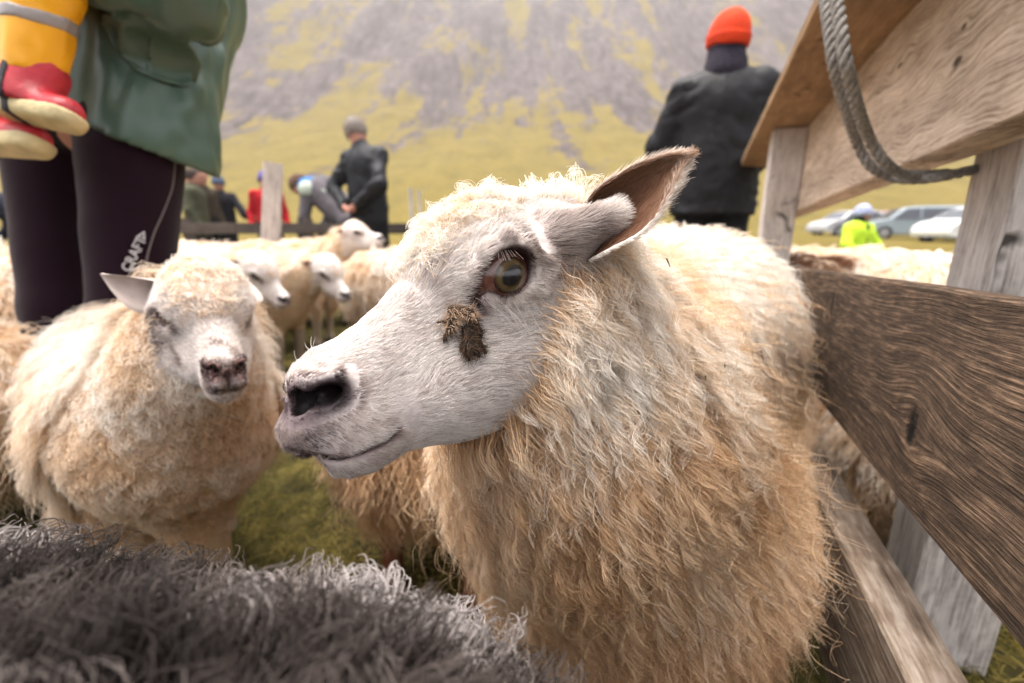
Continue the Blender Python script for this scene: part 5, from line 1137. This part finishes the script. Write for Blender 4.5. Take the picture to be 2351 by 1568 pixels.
# pocket flap edge: a raised welt over a shadow gap
fl_top = [(262, 25), (300, 30), (350, 40), (400, 60), (440, 90)]; fl_bot = [(238, 62), (275, 122), (330, 168), (390, 190), (438, 192)]
tp = smooth_curve([on_surf(Cw, x, y, 1.0, .003)[0] for x, y in fl_top], 24); bt = smooth_curve([on_surf(Cw, x, y, 1.0, .012)[0] for x, y in fl_bot], 24)
Vf = []; 
for k_ in range(9):
    v = k_/8; Vf.append(tp*(1-v)+bt*v)
Vf = np.array(Vf); Fr = []
gN = Cw.grad(Vf.reshape(-1, 3), .01).reshape(Vf.shape); dist = Cw(Vf.reshape(-1, 3)).reshape(9, 24); tgt = np.linspace(.002, .013, 9)[:, None]; Vf = Vf + gN*(tgt-dist)[..., None]; Vb = Vf-gN*.004
Va = np.concatenate([Vf.reshape(-1, 3), Vb.reshape(-1, 3)]); n0 = 9*24
for a in range(8):
    for b in range(23): Fr.append((a*24+b, a*24+b+1, (a+1)*24+b+1, (a+1)*24+b)); Fr.append((n0+a*24+b, n0+(a+1)*24+b, n0+(a+1)*24+b+1, n0+a*24+b+1))
for b in range(23): Fr.append((8*24+b, 8*24+b+1, n0+8*24+b+1, n0+8*24+b))
for a in range(8): Fr.append((a*24, (a+1)*24, n0+(a+1)*24, n0+a*24)); Fr.append((a*24+23, n0+a*24+23, n0+(a+1)*24+23, (a+1)*24+23))
new_mesh('pocket_flap', Va, Fr, M_COAT, adult)
# hood and hair out of frame
mkw('hair', SDF().add(ell(hd_+A3(.015, 0, .035), (.100, .105, .118))).sub(ell(hd_+A3(-.09, 0, -.02), (.07, .07, .09)), .02), cloth('hair_brown', (.08, .05, .03), bump=.9), .012, hd_-.2, hd_+.2, adult)

# child
DC = .80
child = thing('person', 'small child in yellow rain trousers and red boots, held on the adult\'s arm', 'person', W(80, 100, DC))
def Wc(x, y, d=DC): return P(x, y, d)
k1, a1 = Wc(95, -40, .78), Wc(82, 165, .80); k2, a2 = Wc(-70, -10, .84), Wc(-30, 250, .86); h1, h2 = k1+A3(-.08, .12, .12), k2+A3(.06, .10, .03)
cp = (h1+h2)/2+A3(0, 0, .05); cch = cp+A3(0, 0, .17); chd = cch+A3(0, 0, .19)
cb = SDF().add(cone(k1, a1, .035, .026), .01).add(cone(h1, k1, .05, .036), .02).add(cone(k2, a2, .035, .026), .01).add(cone(h2, k2, .05, .036), .02).add(cone(cp, cch, .085, .08), .04).add(ell(chd, (.075, .08, .09)), .03).add(cone(cch, chd, .035, .035), .02)
wl_, wr_l = cch+A3(-.16, -.05, -.12), cch+A3(.16, -.05, -.10); cb.add(cone(cch+A3(-.07, 0, .05), wl_, .03, .02), .02).add(cone(cch+A3(.07, 0, .05), wr_l, .03, .02), .02); hand(cb, wl_, A3(-.3, -.6, -.5), 1, .5, .6); hand(cb, wr_l, A3(.3, -.6, -.5), -1, .5, .6)
lo = cp-A3(.4, .45, .75); hi = cp+A3(.4, .4, .55)
mkw('body', cb, M_PSKIN, .009, lo, hi, child)
M_YEL = cloth('yellow_rainwear', (.78, .36, .004), rough=.35, bump=.2, bscale=20, spec=.5, var=.08)
py = SDF().add(cone(k1, Wc(76, 178, .80)*1.0, .050, .044), .02).add(cone(h1, k1, .060, .050), .02).add(cone(k2, Wc(-40, 235, .86), .060, .046), .02).add(cone(h2, k2, .075, .06), .03).add(cone(cp, cch, .11, .105), .04)
pyw = SDF().add(lambda p: py(p)+.012*fbm(p*np.array([22, 22, 9]), 25, 3)); ankle = Wc(78, 182, .80)
tro = mkw('rain_trousers', SDF().add(pyw, 0).cut(lambda p: -(p[..., 2]-ankle[2]-.10*(p[..., 0]-ankle[0])), .006), M_YEL, .006, lo, hi, child)
mkw('rain_jacket', SDF().add(cone(cp+A3(0, 0, .06), cch+A3(0, 0, .05), .125, .10), .03).add(cone(cch+A3(-.07, 0, .05), wl_, .055, .04), .02).add(cone(cch+A3(.07, 0, .05), wr_l, .055, .04), .02), M_YEL, .009, cp-.35, cp+.45, child)
mkw('hood', SDF().add(ell(chd+A3(0, .01, .01), (.095, .10, .108))).sub(ell(chd+A3(0, -.09, -.01), (.055, .06, .07)), .01), M_YEL, .009, chd-.15, chd+.16, child)
bz1, bz2 = Wc(80, 22, .78), Wc(85, 50, .79)
band = SDF().add(lambda p: pyw(p)-.002).cut(lambda p: np.abs(p[..., 2]-bz1[2]+.018+.10*(p[..., 0]-bz1[0]))-.011, .001)
mkw('reflective_band', band, mat('reflective_tape', (.26, .235, .23), rough=.35, spec=.7), .0045, k1-.12, k1+.12, child)
M_RED = mat('red_rubber', (.40, .020, .03), rough=.42, spec=.35, var=.3, vscale=25, bump=.25, bscale=60); M_SOLE = mat('cream_sole', (.48, .39, .21), rough=.6, var=.18, vscale=40, bump=.3, bscale=90); M_STRAP = mat('black_strap', (.012, .010, .014), rough=.6)
def child_boot(top, heel, toe, w_=.037, lift=.0):
    """heel and toe are the ends of the sole"""
    d = unit(toe-heel); upv = unit(top-(heel*.62+toe*.38)); upv = unit(upv-(upv @ d)*d); s_ = np.cross(d, upv); L = np.linalg.norm(toe-heel)
    sole = SDF().add(cone(heel+d*w_*.8+upv*.010, toe-d*w_*.9+upv*.010, w_*.80, w_*.92), .02).cut(lambda p: np.abs((p-heel) @ upv-.004)-.0125, .003)
    mid = heel+d*L*.30; bt_ = SDF().add(cone(mid+upv*.035, top, .040, .044), .02).add(cone(heel+d*w_+upv*.022, toe-d*w_*1.05+upv*.018, w_*.82, w_*.80), .022).cut(lambda p: -((p-heel) @ upv)+.012, .003).sub(cone(top+upv*.01, top+upv*.08, .036, .040), .004)
    c = (heel+toe)/2; b = mkw('boot', bt_, M_RED, .0045, c-.15, c+.17, child); mkw('sole', sole, M_SOLE, .004, c-.15, c+.15, b)
    mkw('strap', SDF().add(lambda p: np.minimum(bt_(p), sole(p))-.0022).cut(lambda p: np.abs((p-mid-d*.004) @ d+.16*((p-mid) @ upv))-.0075, .001).sub(lambda p: np.minimum(bt_(p), sole(p))+.003, 0).cut(lambda p: (p-top) @ upv+.008, .001), M_STRAP, .0035, c-.15, c+.17, b)
child_boot(Wc(86, 168, .80), Wc(-12, 252, .79), Wc(180, 288, .77), .033)
child_boot(Wc(-35, 255, .85), Wc(-95, 335, .84), Wc(102, 342, .80), .033)

# ---------------------------------------------------------------- far fence, posts and parked cars
M_RAIL = wood('far_rail_wood', (.03, .025, .022), (.08, .065, .055), (.15, .12, .10), bump=.3)
def simple_box(name, c, dims, yaw, m, parent=None, rag=.004, grain='z'):
    L = dims; nx = 14; V = []; F = []
    prof = [(-.5, -.46), (-.46, -.5), (.46, -.5), (.5, -.46), (.5, .46), (.46, .5), (-.46, .5), (-.5, .46)]
    for i in range(nx):
        t = i/(nx-1)-.5
        for a, b in prof:
            j = 1+rag*random.uniform(-1, 1)/max(.02, min(L[1], L[2]))*.5
            V.append((t*L[0], a*L[1]*j, b*L[2]*j))
    for i in range(nx-1):
        for k in range(8): F.append((i*8+k, i*8+(k+1) % 8, (i+1)*8+(k+1) % 8, (i+1)*8+k))
    F.append(tuple(range(8))[::-1]); F.append(tuple(range((nx-1)*8, nx*8)))
    o = new_mesh(name, V, F, m, None, smooth=False); X = Vector((math.cos(yaw), math.sin(yaw), 0)) if grain == 'x' else Vector((0, 0, 1)); Y = Vector((-math.sin(yaw), math.cos(yaw), 0)); Z = X.cross(Y)
    M_ = Matrix((X, Y, Z)).transposed().to_4x4(); o.matrix_world = Matrix.Translation(Vector(tuple(c))) @ M_
    if parent is not None: o.parent = parent; o.matrix_parent_inverse = Matrix.Translation(-parent.location)
    return o
pp = P(632, 500, 3.35); top = P(632, 376, 3.35)[2]
po = simple_box('weathered_post', (pp[0]-.07, pp[1], top/2), (top, .125, .125), .5, M_A); po.matrix_world = Matrix.Translation(po.matrix_world.translation) @ Matrix.Rotation(math.radians(9), 4, 'Y') @ po.matrix_world.to_3x3().to_4x4(); tag(po, 'upright grey weathered wooden post among the sheep left of centre', 'post')
fz = thing('rail_fence', 'low dark rail fence running behind the back row of sheep', 'fence', (-1.5, 4.6, 0))
for k_ in range(2):
    a_, b_ = P(330, 521+k_*0, 4.75), P(1010, 519, 4.9); simple_box('rail', ((a_[0]+b_[0])/2, (a_[1]+b_[1])/2, (a_[2]+b_[2])/2-.02-.32*k_), (float(np.linalg.norm(b_-a_)), .05, .11), math.atan2(b_[1]-a_[1], b_[0]-a_[0]), M_RAIL, fz, grain='x')
for x in (420, 700, 960): q = P(x, 505, 4.85); simple_box('post', (q[0], q[1]+.06, q[2]/2), (q[2]+.04, .09, .09), .2, M_RAIL, fz)
for x, y, d, lab in [(942, 432, 9.0, 'thin pale stake on the meadow left of the big sheep\'s head'), (962, 437, 11.0, 'thin grey stake on the meadow, the right one of two')]:
    q = P(x, y, d); g = float(zT(q[0], q[1])); tag(simple_box('stake', (q[0], q[1], (q[2]+g)/2), (q[2]-g, .07, .07), .3, M_A), lab, 'stake')
def car(label, px, d, yaw, paint, h=1.5, L=4.3, suv=False):
    p = P(px, 550, d); x0, y0 = p[0], p[1]; root = thing('parked_car', label, 'car', (x0, y0, .022*max(0, y0-8)+.05), 'cars parked along the road'); root.rotation_euler = (0, 0, math.radians(yaw))
    prof = [(-L/2, .35), (-L/2+.05, .75), (-L/2+.12, .95), (-L/2+.35, 1.0), (-L*.30, h-.08), (-L*.20, h), (L*.05, h+.0), (L*.16, h-.10), (L*.29, 1.0), (L/2-.35, .86), (L/2-.05, .70), (L/2, .45), (L/2-.05, .28), (-L/2+.1, .28)]
    if suv: prof[4] = (-L*.44, h-.05); prof[5] = (-L*.38, h)
    n = len(prof); V = []; F = []; Wd = .86
    secs = [(-1, .0), (-.93, 1), (.93, 1), (1, 0)]
    for t_ in (-1, -.9, -.3, .3, .9, 1):
        for x, z in prof:
            sh = 1-(.05 if abs(t_) == 1 else 0); taper = 1-.22*max(0, (z-.95))/(h-.95)
            V.append((x*(.985 if abs(t_) == 1 else 1), t_*Wd*taper, .28+(z-.28)*(.97 if abs(t_) == 1 else 1)))
    for a in range(5):
        for i in range(n): F.append((a*n+i, a*n+(i+1) % n, (a+1)*n+(i+1) % n, (a+1)*n+i))
    F.append(tuple(range(n))[::-1]); F.append(tuple(range(5*n, 6*n)))
    new_mesh('body', V, F, paint, root, smooth=False, local=True)
    gm = mat('car_glass', (.03, .035, .045), rough=.12, spec=.8)
    def quad(name, pts, m): 
        pts = np.array(pts, float); nn = unit(np.cross(pts[1]-pts[0], pts[2]-pts[0])); c = pts.mean(0); nn *= np.sign(nn @ (c-np.array([0, 0, .8]))); V = np.concatenate([pts+nn*.012, pts-nn*.01]); k = len(pts)
        new_mesh(name, V, [tuple(range(k)), tuple(range(k, 2*k))[::-1]]+[(i, (i+1) % k, k+(i+1) % k, k+i) for i in range(k)], m, root, smooth=False, local=True)
    tf = 1-.22*(h-.14-.95)/(h-.95); y1, y2 = .875, Wd*tf+.012
    for s_ in (1, -1):
        xa = -L*.40 if suv else -L*.34
        quad('side_window', [(xa, y1*s_*.985, 1.0), (-.02*L, y1*s_*.985, 1.0), (-.02*L, y2*s_, h-.12), (xa+.14*L*(.3 if suv else .7), y2*s_, h-.12)], gm)
        quad('side_window', [(.0, y1*s_*.985, 1.0), (.25*L, y1*s_*.985, 1.0), (.12*L, y2*s_, h-.12), (0, y2*s_, h-.12)], gm)
    quad('windscreen', [(L*.285, -.70, 1.02), (L*.285, .70, 1.02), (L*.165, .60, h-.11), (L*.165, -.60, h-.11)], gm)
    quad('rear_window', [(-L/2+.38, -.68, 1.03), (-L/2+.38, .68, 1.03), (-L*(.43 if suv else .305), .60, h-.12), (-L*(.43 if suv else .305), -.60, h-.12)], gm)
    for s_ in (1, -1):
        quad('headlight', [(L/2-.06, .45*s_, .70), (L/2-.12, .80*s_, .73), (L/2-.08, .80*s_, .60), (L/2-.02, .45*s_, .58)], mat('lamp_glass', (.7, .7, .7), rough=.1)); quad('tail_light', [(-L/2+.04, .6*s_, .9), (-L/2+.08, .82*s_, .9), (-L/2+.05, .82*s_, .7), (-L/2+.01, .6*s_, .7)], mat('tail_glass', (.5, .02, .02), rough=.2))
        for xx in (-L*.30, L*.31):
            Vw = []; Fw = []; nn = 20
            for y_, r_ in ((.70, .30), (.70, .33), (.89, .33), (.89, .22), (.87, .20)): Vw += [(xx+r_*math.cos(k*6.283/nn), y_*s_, .33+r_*math.sin(k*6.283/nn)) for k in range(nn)]
            for a in range(4): Fw += [(a*nn+k, a*nn+(k+1) % nn, (a+1)*nn+(k+1) % nn, (a+1)*nn+k) for k in range(nn)]
            wh_ = new_mesh('wheel', Vw, Fw, mat('tyre', (.015, .015, .015), rough=.8), root, local=True)
            new_mesh('rim', [(xx+.20*math.cos(k*6.283/nn)*(1 if k % 4 else .8), .885*s_, .33+.20*math.sin(k*6.283/nn)) for k in range(nn)]+[(xx, .895*s_, .33)], [(k, (k+1) % nn, nn) for k in range(nn)], mat('rim_metal', (.35, .35, .36), rough=.35, metal=.6), wh_, local=True)
    return root
car('white car parked beyond the fence, partly behind the right hand post', 2235, 19.5, 186, mat('white_paint', (.6, .62, .62), rough=.25, coat=.6), L=4.4)
car('silver blue car parked left of the white car', 2085, 23.0, 160, mat('silver_paint', (.22, .27, .30), rough=.3, coat=.5), suv=True, L=4.3, h=1.6)
car('small pale red car half behind the person in yellow', 2030, 28, 200, mat('pink_paint', (.35, .2, .2), rough=.3, coat=.5), L=4.0)
car('pale car far left of the person in yellow', 1945, 27, 185, mat('pale_paint', (.35, .36, .38), rough=.3, coat=.5), L=4.2)
# ---------------------------------------------------------------- damp air between the pen and the mountain
def haze():
    x0, x1, y0, y1, z0, z1 = -730, 730, -230, 430, -20, 330
    V = [(x, y, z) for x in (x0, x1) for y in (y0, y1) for z in (z0, z1)]
    F = [(0, 1, 3, 2), (4, 6, 7, 5), (0, 4, 5, 1), (2, 3, 7, 6), (0, 2, 6, 4), (1, 5, 7, 3)]
    m = bpy.data.materials.new('haze'); m.use_nodes = True; n = m.node_tree.nodes; l = m.node_tree.links; n.clear()
    o = n.new('ShaderNodeOutputMaterial'); v = n.new('ShaderNodeVolumePrincipled'); v.inputs['Color'].default_value = (.93, .93, .96, 1); v.inputs['Density'].default_value = 0.0010; v.inputs['Anisotropy'].default_value = .2
    l.new(v.outputs[0], o.inputs['Volume']); tag(new_mesh('haze', V, F, m, smooth=False), kind='stuff')
haze()
SC.cycles.volume_bounces = 0
